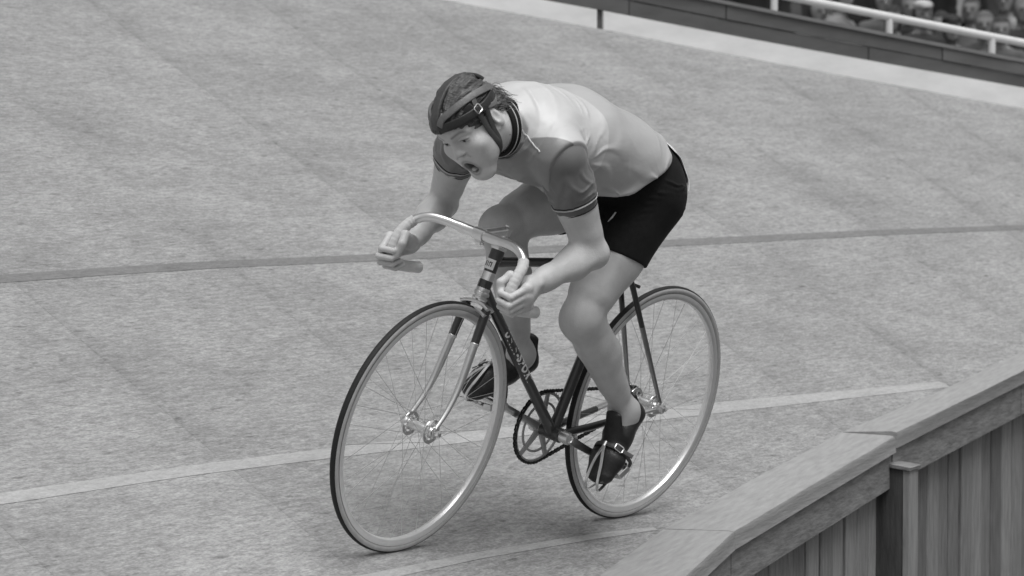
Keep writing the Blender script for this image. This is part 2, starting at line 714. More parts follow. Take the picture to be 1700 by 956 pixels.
X0 = [.56 - .97 * k for k in range(-7, 18)]
SL = [float(np.interp(x, (-5.3, .6, 8), (.56, .31, .1))) for x in X0]
DL = [rng.uniform(.35, 1.0) for _ in X0]
for k in range(len(X0) - 1):
    mb = MB()
    US = (0, .012, .03, .06, .12, .22, .36, .5, .64, .78, .88, .94, .97, .988, 1)
    nu, nv = len(US) - 1, 24
    dl, dr_ = rng.uniform(.5, 1.0), rng.uniform(.0, .45)
    TN = []
    V, F = [], []
    g = .0005
    for iu in range(nu + 1):
        u = US[iu]
        x0 = (X0[k] - g) * (1 - u) + (X0[k + 1] + g) * u
        sl = SL[k] * (1 - u) + SL[k + 1] * u
        for iv in range(nv + 1):
            x, e = seam(x0, sl, iv / nv)
            V.append(tw(x, e))
            wv_ = .5 + .5 * math.sin(iv * .9 + k * 2.1) * math.sin(iv * .37 + k)
            wv2 = .5 + .5 * math.sin(iv * .9 + (k + 1) * 2.1) * math.sin(iv * .37 + k + 1)
            TN.append(1 - .17 * DL[k] * wv_ * math.exp(-(u / .045) ** 2) - .15 * DL[k + 1] * wv2 * math.exp(-((1 - u) / .045) ** 2) - .10 * dl * math.exp(-u / .25))
    for iu in range(nu):
        for iv in range(nv):
            a = iu * (nv + 1) + iv
            F.append((a, a + 1, a + nv + 2, a + nv + 1))
    rim = [iv for iv in range(nv + 1)] + [iu * (nv + 1) + nv for iu in range(1, nu + 1)] + \
          [nu * (nv + 1) + iv for iv in range(nv - 1, -1, -1)] + [iu * (nv + 1) for iu in range(nu - 1, 0, -1)]
    dn = V3(0, -math.sin(BANK), math.cos(BANK)) * -.05
    b0 = len(V)
    V += [V[i] + dn for i in rim]
    for j in range(len(rim)):
        j2 = (j + 1) % len(rim)
        F.append((rim[j], rim[j2], b0 + j2, b0 + j))
    mb.add(V, F)
    so_ = obj("slab", mb, M["track"], track, smooth=False)
    at_ = so_.data.attributes.new("tone", 'FLOAT', 'POINT')
    at_.data.foreach_set("value", np.array(TN + [.8] * len(rim), np.float32))
mb = MB()
V, F = [], []
xs = np.linspace(7.9, -16.4, 80)
for x in xs:
    V += [tw(x, e_in(x) - .01, -.006), tw(x, e_out(x), -.006)]
F = [(2 * i, 2 * i + 1, 2 * i + 3, 2 * i + 2) for i in range(len(xs) - 1)]
obj("joint_bed", mb.add(V, F), M["joint"], track, smooth=False)


def stripe(pts, m, h=.0012):
    mb = MB()
    P = np.array(pts, float)
    xs = np.linspace(P[0, 0], P[-1, 0], 40)
    a = np.interp(-xs, -P[:, 0], P[:, 1])
    b = np.interp(-xs, -P[:, 0], P[:, 2])
    V = []
    for x, p, q in zip(xs, a, b):
        V += [tw(x, p, h), tw(x, q, h)]
    obj("painted_line", mb.add(V, [(2 * i, 2 * i + 1, 2 * i + 3, 2 * i + 2) for i in range(len(xs) - 1)]), m, track, smooth=False)


stripe([(6, -.44, -.38), (1.85, -.57, -.512), (1.2, -.60, -.545), (.6, -.61, -.55), (-1.3, -.62, -.545), (-2.03, -.60, -.54), (-2.62, -.585, -.535)], M["line_white"])
stripe([(6, -1.8, -1.74), (.62, -1.96, -1.90), (-.2, -1.99, -1.93), (-1.05, -1.98, -1.92), (-3.15, -1.98, -1.915), (-4.2, -1.98, -1.92), (-5.4, -1.955, -1.90), (-13, -1.7, -1.64)], M["line_dark"])
stripe([(5, .25, .29), (1.12, .09, .13), (.71, .07, .105), (.18, .07, .10), (-.05, .085, .105)], M["line_white"])

# ---- inner wall: capping boards, fascia boards, planks, post
wall = thing("plank_wall", "weathered timber wall of upright planks under a sloping cap at the inner edge of the track", "wall",
             Matrix.Translation((-.3, .3, -1.0)))
WI = wall.matrix_world.inverted()


def wobj(name, mb, m, smooth=True, angle=40, **k):
    o = obj(name, mb, m, wall, smooth, angle, **k)
    o.matrix_parent_inverse = WI
    return o


OUTER = [(7.4, 1.82), (3.05, 1.66), (2.0, 1.20), (.9, .67), (.14, .37), (-.30, .20), (-1.0, .0025), (-1.79, -.22), (-3.17, -.56), (-4.9, -.93), (-9, -1.05), (-16, -1.1)]
INNER = [(7.4, 1.52), (3.0, 1.43), (2.0, 1.02), (.75, .45), (.45, .29), (-.07, .11), (-.8, -.096), (-1.6, -.31), (-2.51, -.51), (-4.5, -1.0), (-9, -1.17), (-16, -1.22)]
NT = V3(0, -math.sin(BANK), math.cos(BANK))


def cap(i0, i1, lift, g0=.004, g1=.004):
    st = []
    idx = list(range(i0, i1 + 1))
    outs = [tw(*OUTER[i]) for i in idx]
    ins = [tw(*INNER[i]) for i in idx]
    d0 = (outs[1] - outs[0]) / np.linalg.norm(outs[1] - outs[0])
    d1 = (outs[-1] - outs[-2]) / np.linalg.norm(outs[-1] - outs[-2])
    outs[0] = outs[0] + d0 * g0
    ins[0] = ins[0] + d0 * g0
    outs[-1] = outs[-1] - d1 * g1
    ins[-1] = ins[-1] - d1 * g1
    fine_o, fine_i = [], []
    for j in range(len(idx) - 1):
        for t in np.arange(6) / 6:
            fine_o.append(outs[j] * (1 - t) + outs[j + 1] * t)
            fine_i.append(ins[j] * (1 - t) + ins[j + 1] * t)
    fine_o.append(outs[-1])
    fine_i.append(ins[-1])
    V = []
    for a, b in zip(fine_i, fine_o):
        o = b - a
        o /= np.linalg.norm(o)
        w = .0012 * rng.uniform(-1, 1)
        V += [a + NT * .004 + V3(0, 0, -.05), a + NT * .004, b - o * .03 + NT * (lift + .002 + w), b - o * .012 + NT * (lift + w),
              b - o * .003 + NT * (lift - .008 + w), b + NT * (lift - .022) + V3(0, 0, -.002), b + V3(0, 0, lift - .05), b - o * .05 + V3(0, 0, lift - .055)]
    n = 8
    F = []
    for i in range(len(fine_o) - 1):
        for j in range(n):
            F.append((i * n + j, i * n + (j + 1) % n, i * n + n + (j + 1) % n, i * n + n + j))
    F += [tuple(range(n)), tuple(range(len(V) - 1, len(V) - n - 1, -1))]
    wobj("cap_board", MB().add(V, F), M["cap"])


cap(0, 3, .010)
cap(3, 5, .010)
cap(5, 7, .010, g1=.008)
cap(7, 9, .022, g0=.004)
cap(9, 11, .022)


def along(poly_pts, setback, drop):
    P = [tw(*p) for p in poly_pts]
    out = []
    for i, p in enumerate(P):
        d = P[min(i + 1, len(P) - 1)] - P[max(i - 1, 0)]
        nrm = V3(-d[1], d[0], 0)
        nrm /= np.linalg.norm(nrm)
        if nrm[1] < 0:
            nrm = -nrm
        out.append(p - nrm * setback + V3(0, 0, drop))
    return np.array(out), None


def board(p, q, name, m, top, bot, th, **k):
    """upright board between two ground points"""
    d = q - p
    d2 = V3(d[0], d[1], 0)
    nrm = V3(-d2[1], d2[0], 0) / np.linalg.norm(d2)
    if nrm[1] < 0:
        nrm = -nrm
    V = []
    for a in (p, q):
        for z in (bot, top):
            V += [a + V3(0, 0, z), a - nrm * th + V3(0, 0, z)]
    F = [(0, 1, 3, 2), (4, 6, 7, 5), (0, 2, 6, 4), (1, 5, 7, 3), (2, 3, 7, 6), (0, 4, 5, 1)]
    return MB().add(V, F)


FA, _ = along(OUTER, .014, 0)
for i0, i1, top in ((0, 1, -.050), (1, 2, -.050), (2, 3, -.050), (3, 5, -.050), (5, 7, -.046), (7, 8, -.036), (8, 9, -.036), (9, 10, -.036), (10, 11, -.036)):
    a, b = FA[i0], FA[i1]
    dd = (b - a) / np.linalg.norm(b - a)
    wobj("fascia_board", board(a + dd * .003, b - dd * (.003 if i1 != 7 else .02), "f", M["fascia"], top, top - .108, .028), M["fascia"], smooth=False)

PA, _ = along(OUTER, .075, 0)
plank_mesh = {}
cum = np.concatenate([[0], np.cumsum(np.linalg.norm(np.diff(PA[:, :2], axis=0), axis=1))])
s = 0.02
while s < cum[-1] - .15:
    wdt = .122 + rng.uniform(-.008, .008)
    p = np.array([np.interp(s, cum, PA[:, i]) for i in range(3)])
    q = np.array([np.interp(s + wdt, cum, PA[:, i]) for i in range(3)])
    z = (p[2] + q[2]) / 2
    p[2] = q[2] = z
    nrm = V3(-(q - p)[1], (q - p)[0], 0)
    nrm = nrm / np.linalg.norm(nrm) * (1 if nrm[1] > 0 else -1)
    j = rng.uniform(-.007, .007)
    mid = (p + q) / 2 + nrm * j - nrm * .011 + V3(0, 0, -.62)
    t = (q - p) / np.linalg.norm(q - p)
    rot = np.stack([t, nrm * 1.0, V3(0, 0, 1)], 1)
    lean = np.array(Matrix.Rotation(R(rng.uniform(-.25, .25)), 3, Vector(nrm)))
    mb = MB().box(mid, (wdt - .009, .042, 1.06), lean @ rot, bev=.004)
    o = wobj("plank", mb, M["plank"])
    g = rng.uniform(.6, 1.35)
    o.color = (g, g, g, 1)
    s += wdt
BA, _ = along(OUTER, .125, 0)
for i in range(len(BA) - 1):
    wobj("gap_shade_board", board(BA[i], BA[i + 1], "b", M["postdark"], -.09, -1.2, .02), M["postdark"], smooth=False)  # added dark sheet painting the shade under the track, behind the plank gaps
# post coloured dark for its shaded side; added pale box paints its lit face
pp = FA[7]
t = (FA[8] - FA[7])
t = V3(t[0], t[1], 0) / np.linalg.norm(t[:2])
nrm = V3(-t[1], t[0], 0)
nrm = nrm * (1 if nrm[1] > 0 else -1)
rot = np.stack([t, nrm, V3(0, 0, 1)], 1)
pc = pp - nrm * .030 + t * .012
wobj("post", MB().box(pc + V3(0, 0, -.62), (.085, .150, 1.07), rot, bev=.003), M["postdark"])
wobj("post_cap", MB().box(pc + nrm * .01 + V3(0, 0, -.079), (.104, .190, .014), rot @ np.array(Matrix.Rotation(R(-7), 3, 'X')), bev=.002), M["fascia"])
wobj("lit_post_face", MB().box(pp + nrm * .057 + t * .012 + V3(0, 0, -.62), (.090, .022, 1.060), rot, bev=.0015), M["lit_post_face"])

# ---- outer fence
FX = [7.0, 4.0, 1.0, -1.5, -3.0, -4.4, -5.16, -5.85, -6.41, -7.02, -8.0, -9.0, -11.0, -13.0, -16.0]
FP = np.array([tw(x, e_out(x)) for x in FX])
fcum = np.concatenate([[0], np.cumsum(np.linalg.norm(np.diff(FP[:, :2], axis=0), axis=1))])


def fpt(x):
    return np.array([np.interp(-x, [-a for a in FX], FP[:, i]) for i in range(3)])


fence = thing("board_fence", "low grey board fence with a white kickboard along the top of the banking", "fence", Matrix.Translation(FP[8]))
FI = fence.matrix_world.inverted()


def fobj(name, mb, m, par=fence, inv=None, **k):
    o = obj(name, mb, m, par, **k)
    o.matrix_parent_inverse = FI if inv is None else inv
    return o


def hz(x):
    return float(np.interp(-x, (5, 8), (.084, .106)))


def hd(x):
    return float(np.interp(-x, (5, 8), (.165, .128)))


def slatbox(x0, x1, z0, z1, back, th, n=4):
    """board following the fence line between two x, from height fraction functions z0(x) to z1(x)"""
    V, F = [], []
    xs_ = np.linspace(x0, x1, n + 1)
    for x in xs_:
        p = fpt(x)
        d = fpt(x - .1) - fpt(x + .1)
        nr = V3(-d[1], d[0], 0)
        nr = nr / np.linalg.norm(nr) * (1 if nr[1] > 0 else -1)
        f0 = p - nr * back
        V += [f0 + V3(0, 0, z0(x)), f0 + V3(0, 0, z1(x)), f0 - nr * th + V3(0, 0, z1(x)), f0 - nr * th + V3(0, 0, z0(x))]
    for i in range(n):
        for j in range(4):
            F.append((i * 4 + j, i * 4 + (j + 1) % 4, i * 4 + 4 + (j + 1) % 4, i * 4 + 4 + j))
    F += [(0, 1, 2, 3), (4 * n + 3, 4 * n + 2, 4 * n + 1, 4 * n)]
    return MB().add(V, F)


kx = [6.9, 5.4, 3.9, 2.4, .9, -.5, -1.8, -3.1, -4.5, -5.835, -8.6, -9.7, -10.9, -12.2, -13.6, -15.0]
for a, b in zip(kx[:-1], kx[1:]):
    fobj("kick_board", slatbox(a - .016, b + .016, lambda x: -.02, hz, 0, .02, 8), M["kick"], smooth=False)
for x in kx[1:-1]:
    fobj("post", slatbox(x + .02, x - .02, lambda x: -.05, lambda x: hz(x) + hd(x) - .004, .022, .05, 1), M["fence"], smooth=False)
for row, off in ((0, .62), (1, .1)):
    x = 6.3 - off
    while x > -14.2:
        L = 1.15 + rng.uniform(-.08, .08)
        z0 = (lambda x: hz(x) + .003) if row == 0 else (lambda x: hz(x) + hd(x) * .5 + .003)
        z1 = (lambda x: hz(x) + hd(x) * .5 - .002) if row == 0 else (lambda x: hz(x) + hd(x) - .002)
        bk = .004 + rng.uniform(0, .006) - row * .004
        o = fobj("board", slatbox(x, x - L + .006, z0, z1, bk, .02, 6), M["fence"], smooth=False)
        g = rng.uniform(.85, 1.15)
        o.color = (g, g, g, 1)
        x -= L
fobj("cap_strip", slatbox(6.3, -15.0, lambda x: hz(x) + hd(x), lambda x: hz(x) + hd(x) + .018, -.008, .07, 60), M["fencecap"], smooth=False)

rail_t = thing("railing", "white tubular handrail on short posts above the grey board fence", "railing", Matrix.Translation(FP[8] + V3(0, 0, .26)))
RI = rail_t.matrix_world.inverted()
rp = [6.0 - .58 * i for i in range(18)] + [-4.44, -5.01, -5.58, -6.15, -6.72, -7.32, -7.88] + [-8.45 - .58 * i for i in range(11)]


def rtop(x):
    return fpt(x) + V3(.03, -.045, hz(x) + hd(x) + .112)


for x in rp:
    p = rtop(x)
    fobj("post", MB().cyl(p - V3(0, 0, .16), p - V3(0, 0, .004), .0185, 12), M["rail"], rail_t, RI)
fobj("rail", MB().tube([rtop(x) for x in np.linspace(6.2, -14.6, 90)], .0205, 12), M["rail"], rail_t, RI)

# ---- terrace behind the fence
mb = MB()
nb_ = V3(-.46, -.89, 0)
front = [tw(x, e_out(x)) + nb_ * .25 for x in (8, 3, 0, -3, -5.85, -8, -11, -16)]
V = [V3(p[0], p[1], .8) for p in front] + [V3(-60, -5, .8), V3(-60, -60, .8), V3(8, -60, .8)]
n = len(V)
Vb = [p - V3(0, 0, 2.5) for p in V]
mb.add(V + Vb, [tuple(range(n)), tuple(range(2 * n - 1, n - 1, -1))] + [(i, (i + 1) % n, n + (i + 1) % n, n + i) for i in range(n)])
obj("terrace_ground", mb, M["earth"], smooth=False, kind="structure", label="bare earth terrace behind the fence")

# ================================================================== BICYCLE (x forward, y to the rider's left, z up; rear contact at origin)
bike = thing("track_bicycle", "dark track racing bicycle with dropped chrome handlebars ridden on the banking", "bicycle", M_BIKE)
WR, WB = .336, .968
HA = R(74.5)
AXU = V3(-math.cos(HA), 0, math.sin(HA))
AXP = V3(WB, 0, WR) - .035 * V3(math.sin(HA), 0, math.cos(HA))
BB = V3(.3996, 0, .2797)


def hd_pt(s):
    return AXP + AXU * s


def steer(P, deg):
    q = Matrix.Rotation(R(deg), 3, Vector(AXU))
    return (np.asarray(P, float) - AXP) @ np.array(q).T + AXP


def make_wheel(hub_w, flange_r, flange_y, nsp, cross, front):
    """about the origin, axle along y"""
    w = bpy.data.objects.new("wheel", None)
    COL.objects.link(w)
    w.parent = bike
    o, ax = (0, 0, 0), (0, 1, 0)
    # tubular tyre: pale side walls, black tread band
    rt, rc = .0112, WR - .0112
    a = np.linspace(0, 2 * math.pi, 21)[:-1]
    obj("tyre", MB().lathe(o, ax, [(rc + rt * math.cos(t), rt * math.sin(t)) for t in a], 128, True), M["wall_"], w, angle=80)
    ta = np.linspace(-.86, .86, 11)
    prof = [(rc + (rt + .0009 * (1 - (t / 1.1) ** 4)) * math.cos(t), (rt + .0009 * (1 - (t / 1.1) ** 4)) * math.sin(t)) for t in ta]
    prof += [(rc + (rt - .003) * math.cos(t), (rt - .003) * math.sin(t)) for t in ta[::-1]]
    obj("tread", MB().lathe(o, ax, prof, 128, True), M["tread"], w, angle=80)
    ro = WR - .0205
    prof = [(ro + .0015, .0098), (ro - .004, .0108), (ro - .010, .0106), (ro - .0145, .0085), (ro - .0168, .004), (ro - .0174, 0)]
    prof = prof + [(r_, -y) for r_, y in prof[-2::-1]] + [(ro - .0025, -.006), (ro - .0035, 0), (ro - .0025, .006)]
    obj("rim", MB().lathe(o, ax, prof, 128, True), M["rimalloy"], w, angle=35)
    # large flange hub
    hub = MB()
    bw = flange_y
    hub.lathe(o, ax, [(0, -hub_w - .012), (.0045, -hub_w - .012), (.0045, -bw - .008), (.011, -bw - .008), (.013, -bw - .0025), (.013, bw + .0025), (.011, bw + .008), (.0045, bw + .008), (.0045, hub_w + .012), (0, hub_w + .012)], 20)
    for sgn in (-1, 1):
        y = sgn * bw
        hub.lathe(o, ax, [(flange_r - .010, y - .0017), (flange_r - .001, y - .0017), (flange_r, y), (flange_r - .001, y + .0017), (flange_r - .010, y + .0017)], 36, True)
        hub.lathe(o, ax, [(.011, y - .0015), (.017, y - .0015), (.017, y + .0015), (.011, y + .0015)], 28, True)
        for k in range(7):
            t = 2 * math.pi * k / 7
            d = V3(math.cos(t), 0, math.sin(t))
            hub.tube([d * .014 + V3(0, y, 0), d * (flange_r - .006) + V3(0, y, 0)], .0028, 6)
    obj("hub", hub, M["alloy"], w)
    for sgn in (-1, 1):
        nuts = MB()
        c = V3(0, sgn * (hub_w + .004), 0)
        nuts.lathe(c, ax, [(0, -.004 * 1), (.0085, -.004), (.009, 0), (.0085, .008), (.006, .0095), (0, .0095)] if sgn > 0 else
                   [(0, -.0095), (.006, -.0095), (.0085, -.008), (.009, 0), (.0085, .004), (0, .004)], 6)
        obj("axle_nut", nuts, M["chrome"], w, smooth=False)
    for k in range(nsp):
        side = 1 if k % 2 == 0 else -1
        j = k // 2
        ph = 2 * math.pi * k / nsp
        lead = 1 if j % 2 == 0 else -1
        fa = ph - lead * cross
        p0 = V3((flange_r - .004) * math.cos(fa), side * (bw + .001), (flange_r - .004) * math.sin(fa))
        p1 = V3((ro - .016) * math.cos(ph), side * .002, (ro - .016) * math.sin(ph))
        obj("spoke", MB().tube([p0, p1], .00062, 5), M["spoke"], w)
    return w


fw = make_wheel(.052, .033, .035, 36, 1.15, True)
fw.matrix_local = Matrix.Translation((WB, 0, WR)) @ Matrix.Rotation(R(1.0), 4, Vector(AXU)) @ Matrix.Rotation(R(4), 4, 'Y')
rw = make_wheel(.056, .033, .033, 36, 1.15, False)
rw.matrix_local = Matrix.Translation((0, 0, WR)) @ Matrix.Rotation(R(2), 4, 'Y')

# ---- frame
fr = MB()
ht0, ht1 = hd_pt(.381), hd_pt(.493)
SL_ = V3(.2605, 0, .748)
fr.cyl(hd_pt(.380), hd_pt(.494), .0165, 20)
fr.cyl(SL_ + V3(0, 0, .0), V3(.812, 0, .770), .0128, 16)
fr.cyl(V3(.829, 0, .699), BB, .0148, 18)
fr.cyl(SL_ + (SL_ - BB) / np.linalg.norm(SL_ - BB) * .022, BB, .0146, 18)
fr.cyl(BB - V3(0, .034, 0), BB + V3(0, .034, 0), .0205, 22)
# lugs
for a, b, r in ((ht0 + AXU * .0, ht0 + AXU * .03, .0182), (ht1 - AXU * .03, ht1, .0182)):
    fr.cyl(a, b, r, 20)
for p, q, r in ((V3(.829, 0, .699), BB, .0164), (V3(.812, 0, .770), SL_, .0143), (SL_, V3(.812, 0, .770), .0143), (SL_, BB, .0162), (BB, V3(.829, 0, .699), .0164), (BB, SL_, .0162)):
    d = (q - p) / np.linalg.norm(q - p)
    fr.cyl(p + d * .004, p + d * .048, r, 18, r * .93)
DO = {s: V3(.004, s * .0575, WR) for s in (-1, 1)}
for s in (-1, 1):
    a, b = SL_ + V3(-.012, s * .011, .004), DO[s] + V3(.006, -s * .002, .020)
    m_ = a * .55 + b * .45
    fr.tube([a, a * .8 + b * .2 + V3(0, s * .003, 0), m_ + V3(0, s * .002, 0)], [.0085, .0083, .0078], 12)
    a, b = BB + V3(-.012, s * .019, 0), DO[s] + V3(.022, -s * .002, 0)
    m_ = a * .38 + b * .62
    fr.tube([a, a * .7 + b * .3 + V3(0, s * .004, 0), m_], [.0105, .0105, .009], 12)
fr.cyl(SL_ + V3(-.075, -.028, -.062) * 1.0, SL_ + V3(-.075, .028, -.062), .005, 10)
obj("frame", fr, M["paint"], bike)
for s in (-1, 1):
    a, b = SL_ + V3(-.012, s * .011, .004), DO[s] + V3(.006, -s * .002, .020)
    obj("stay_end", MB().tube([a * .55 + b * .45 + V3(0, s * .002, 0), a * .3 + b * .7 + V3(0, s * .001, 0), b], [.0079, .0070, .0055], 12), M["steel"], bike)
    a, b = BB + V3(-.012, s * .019, 0), DO[s] + V3(.022, -s * .002, 0)
    obj("stay_end", MB().tube([a * .38 + b * .62, a * .1 + b * .9, b], [.0091, .0078, .0062], 12), M["chrome"], bike)
    d = MB()
    y = s * .0555
    d.box((.004, y, WR - .003), (.052, .006, .026), bev=.0025)
    d.box((.026, y, WR + .001), (.030, .007, .014), bev=.002)
    d.box((.010, y, WR + .016), (.014, .007, .020), np.array(Matrix.Rotation(R(-30), 3, 'Y')), bev=.002)
    obj("dropout", d, M["chrome"], bike)
    c = MB()                                                     # chain tensioner
    c.tube([(-.026, s * .060, WR - .004), (-.012, s * .066, WR - .004), (.004, s * .066, WR)], .0028, 8)
    c.cyl((-.028, s * .056, WR - .004), (-.018, s * .056, WR - .004), .006, 6)
    obj("chain_tensioner", c, M["chrome"], bike, smooth=False)

obj("head_lug", MB().lathe(hd_pt(.3805), AXU, [(.0166, 0), (.0188, 0), (.0188, .006), (.0172, .012), (.0172, .050), (.0166, .052)], 28), M["chrome"], bike)

# ---- headset, fork
hs = MB()
hs.lathe(hd_pt(.355), AXU, [(.0, 0), (.0185, 0), (.021, .004), (.021, .009), (.0175, .011), (.0175, .0135), (.0215, .015), (.0215, .021), (.018, .0255), (0, .0255)], 28)
obj("headset", hs, M["chrome"], bike, angle=30)
hs = MB()
hs.lathe(hd_pt(.493), AXU, [(0, 0), (.0185, 0), (.021, .005), (.021, .009), (.0175, .011), (.0205, .013), (.0205, .018), (.0165, .0195), (.0195, .021), (.0195, .028), (.012, .031), (0, .031)], 8)
obj("headset", hs, M["chrome"], bike, angle=30)
fk = MB()
fcr = hd_pt(.345)
ROT1 = lambda P: steer(P, 1.0)
cr = MB()
for dz, sy in ((0.006, .090), (-.013, .086)):
    pts = [fcr + V3(0, y, 0) + AXU * (dz - .9 * abs(y) ** 2 * 6) for y in np.linspace(-sy / 2, sy / 2, 9)]
    cr.tube(ROT1(pts), 1, 12, sec=(.0165, .0050), nrm=AXU)
obj("fork_crown", cr, M["chrome"], bike)
for s in (-1, 1):
    top = fcr + V3(0, s * .0335, 0) - AXU * .004
    tip = V3(WB, s * .0475, WR + .012)
    ax_dir = -AXU
    L = (tip - top) @ ax_dir
    pts = []
    for t in np.linspace(0, 1, 22):
        fwd = max(0, (t - .52) / .48) ** 2.2
        base_ = top + ax_dir * L * t + V3(0, s * .014 * t, 0)
        e_ = tip - (top + ax_dir * L + V3(0, s * .014, 0))
        pts.append(base_ + e_ * fwd)
    pts = ROT1(pts)
    rad = np.interp(np.linspace(0, 1, 22), (0, .5, 1), (.0122, .0105, .0062))
    obj("fork_blade", MB().tube(pts[:7], rad[:7], 14), M["paint"], bike, label="dark upper section of fork blade")
    obj("fork_blade", MB().tube(pts[6:], rad[6:] * .985, 14), M["chrome"], bike, label="plated lower section of fork blade")
    tp = pts[-1]
    obj("fork_end", MB().box(tp + V3(.001, 0, -.010), (.018, .005, .032), bev=.002), M["chrome"], bike)
    ring = pts[6]
    obj("fork_band", MB().lathe(pts[6], pts[7] - pts[5], [(rad[6] + .0004, -.003), (rad[6] + .0012, -.002), (rad[6] + .0012, .002), (rad[6] + .0004, .003)], 16, True), M["chrome"], bike)

# ---- stem and handlebar
BR = 3.2
st = MB()
q0 = hd_pt(.515)
st.cyl(q0, hd_pt(.548), .0112, 16)
st.cyl(hd_pt(.535), hd_pt(.553), .0152, 16)
st.tube(steer([hd_pt(.546), V3(.832, 0, .8512), V3(.883, 0, .8490)], BR), [.0125, .0120, .0125], 14)
st.cyl(hd_pt(.545), hd_pt(.561), .0062, 6)
cl = steer([V3(.899, 0, .848)], BR)[0]
st.lathe(cl - V3(0, .018, 0), (0, 1, 0), [(.0128, 0), (.0165, .002), (.0165, .034), (.0128, .036)], 22)
st.cyl(cl + V3(.000, -.010, -.021), cl + V3(.0, .010, -.021), .006, 10)
st.box(cl + V3(-.004, 0, -.016), (.016, .016, .016), bev=.003)
st.cyl(cl + V3(-.004, -.013, -.022), cl + V3(-.004, .013, -.022), .0042, 6)
obj("stem", st, M["alloy"], bike)
HB = [(.8975, 0, .848), (.9035, .05, .850), (.917, .10, .8545), (.9275, .138, .853), (.9375, .166, .842), (.953, .183, .824), (.978, .190, .797), (.9925, .1905, .768), (.9915, .1905, .738), (.968, .1905, .716), (.925, .1905, .7065), (.885, .1905, .7015), (.859, .1905, .699)]
half = spline(HB, 8)
full = np.concatenate([(half * (1, -1, 1))[::-1], half[1:]])
full = steer(full, BR)
nb_h = len(half)
cut_ = 5 * 8 - 4
ctr = nb_h - 1
sleeve_r = np.interp(np.abs(np.arange(len(full)) - ctr), (0, 9, 12, 100), (.0136, .0136, .0122, .0122))
obj("handlebar", MB().tube(full[ctr - cut_ - 3:ctr + cut_ + 4], sleeve_r[ctr - cut_ - 3:ctr + cut_ + 4], 18), M["chrome"], bike)
BARL = full[ctr:]
BARR = full[:ctr + 1][::-1]
for B_ in (BARL, BARR):
    seg = B_[cut_:90]
    rr = .0142 + .0006 * np.sign(np.sin(np.arange(len(seg)) * 2.2))
    obj("bar_tape", MB().tube(seg, rr, 16), M["tape"], bike)
    seg = B_[70:]
    rr = np.full(len(seg), .0150)
    rr[-3:] = (.0160, .0158, .0105)
    obj("grip", MB().tube(seg, rr, 16), M["plug"], bike)

# ---- head badge
hc = hd_pt(.452)
badge = MB()
fwd_h = V3(math.sin(HA), 0, math.cos(HA))
for i in range(7):
    pass
ang = np.linspace(-.95, .95, 11)
V, F = [], []
for r_ in (.0170, .0186):
    for z in (-.0135, .0135):
        for a in ang:
            V.append(hc + AXU * z + fwd_h * r_ * math.cos(a) + V3(0, 1, 0) * r_ * math.sin(a))
n = len(ang)
for i in range(n - 1):
    F += [(2 * n + i, 2 * n + i + 1, 3 * n + i + 1, 3 * n + i), (i, i + 1, n + i + 1, n + i), (i, i + 1, 2 * n + i + 1, 2 * n + i), (n + i, n + i + 1, 3 * n + i + 1, 3 * n + i)]
F += [(0, n, 3 * n, 2 * n), (n - 1, 2 * n - 1, 4 * n - 1, 3 * n - 1)]
bo = obj("head_badge", badge.add(V, F), M["letter"], bike)
mk = MB()
for a0, w_, z0, h_ in ((-.62, .10, 0, .013), (-.40, .10, 0, .013), (-.1, .10, 0, .013), (.18, .12, .003, .006), (.18, .12, -.004, .005), (.46, .12, 0, .013), (.30, .10, .005, .003)):
    V = []
    for r_ in (.0180, .0190):
        for z in (z0 - h_ / 2, z0 + h_ / 2):
            for a in (a0 - w_ / 2, a0 + w_ / 2):
                V.append(hc + AXU * z + fwd_h * r_ * math.cos(a) + V3(0, 1, 0) * r_ * math.sin(a))
    mk.add(V, [(0, 1, 3, 2), (4, 6, 7, 5), (0, 4, 5, 1), (2, 3, 7, 6), (0, 2, 6, 4), (1, 5, 7, 3)])
obj("badge_mark", mk, M["black"], bo)


def tube_text(txt, p0, p1, rad, ang0, size, name, m, parent, start=0.0, track_=1.0):
    """lettering wrapped round a tube that runs p0 -> p1; ang0 turns the line of writing round the tube from +y"""
    cu = bpy.data.curves.new("lettering", 'FONT')
    cu.body = txt
    cu.size = size
    cu.space_character = track_
    cu.extrude = 0.0
    cu.offset = .0015
    cu.resolution_u = 3
    to = bpy.data.objects.new("lettering_tmp", cu)
    COL.objects.link(to)
    dg = bpy.context.evaluated_depsgraph_get()
    tm = bpy.data.meshes.new_from_object(to.evaluated_get(dg))
    bpy.data.objects.remove(to)
    d = (p1 - p0) / np.linalg.norm(p1 - p0)
    side = V3(0, 1, 0)
    up = np.cross(side, d)
    up = up if up[2] > 0 or abs(up[2]) < .3 and up[0] > 0 else -up
    co = np.empty(len(tm.vertices) * 3)
    tm.vertices.foreach_get("co", co)
    co = co.reshape(-1, 3)
    out = []
    for x, y, z in co:
        a = ang0 + (y - size * .35) / rad
        out.append(p0 + d * (start + x) + rad * (math.cos(a) * side + math.sin(a) * up))
    tm.vertices.foreach_set("co", np.array(out).ravel())
    tm.materials.clear()
    tm.materials.append(m)
    tm.name = name
    return link(name, tm, parent)


dt0, dt1 = V3(.829, 0, .699), BB
tube_text("UNIN-SPORT", dt0, dt1, .0153, R(2), .031, "lettering", M["letter"], bike, start=.165, track_=1.22)

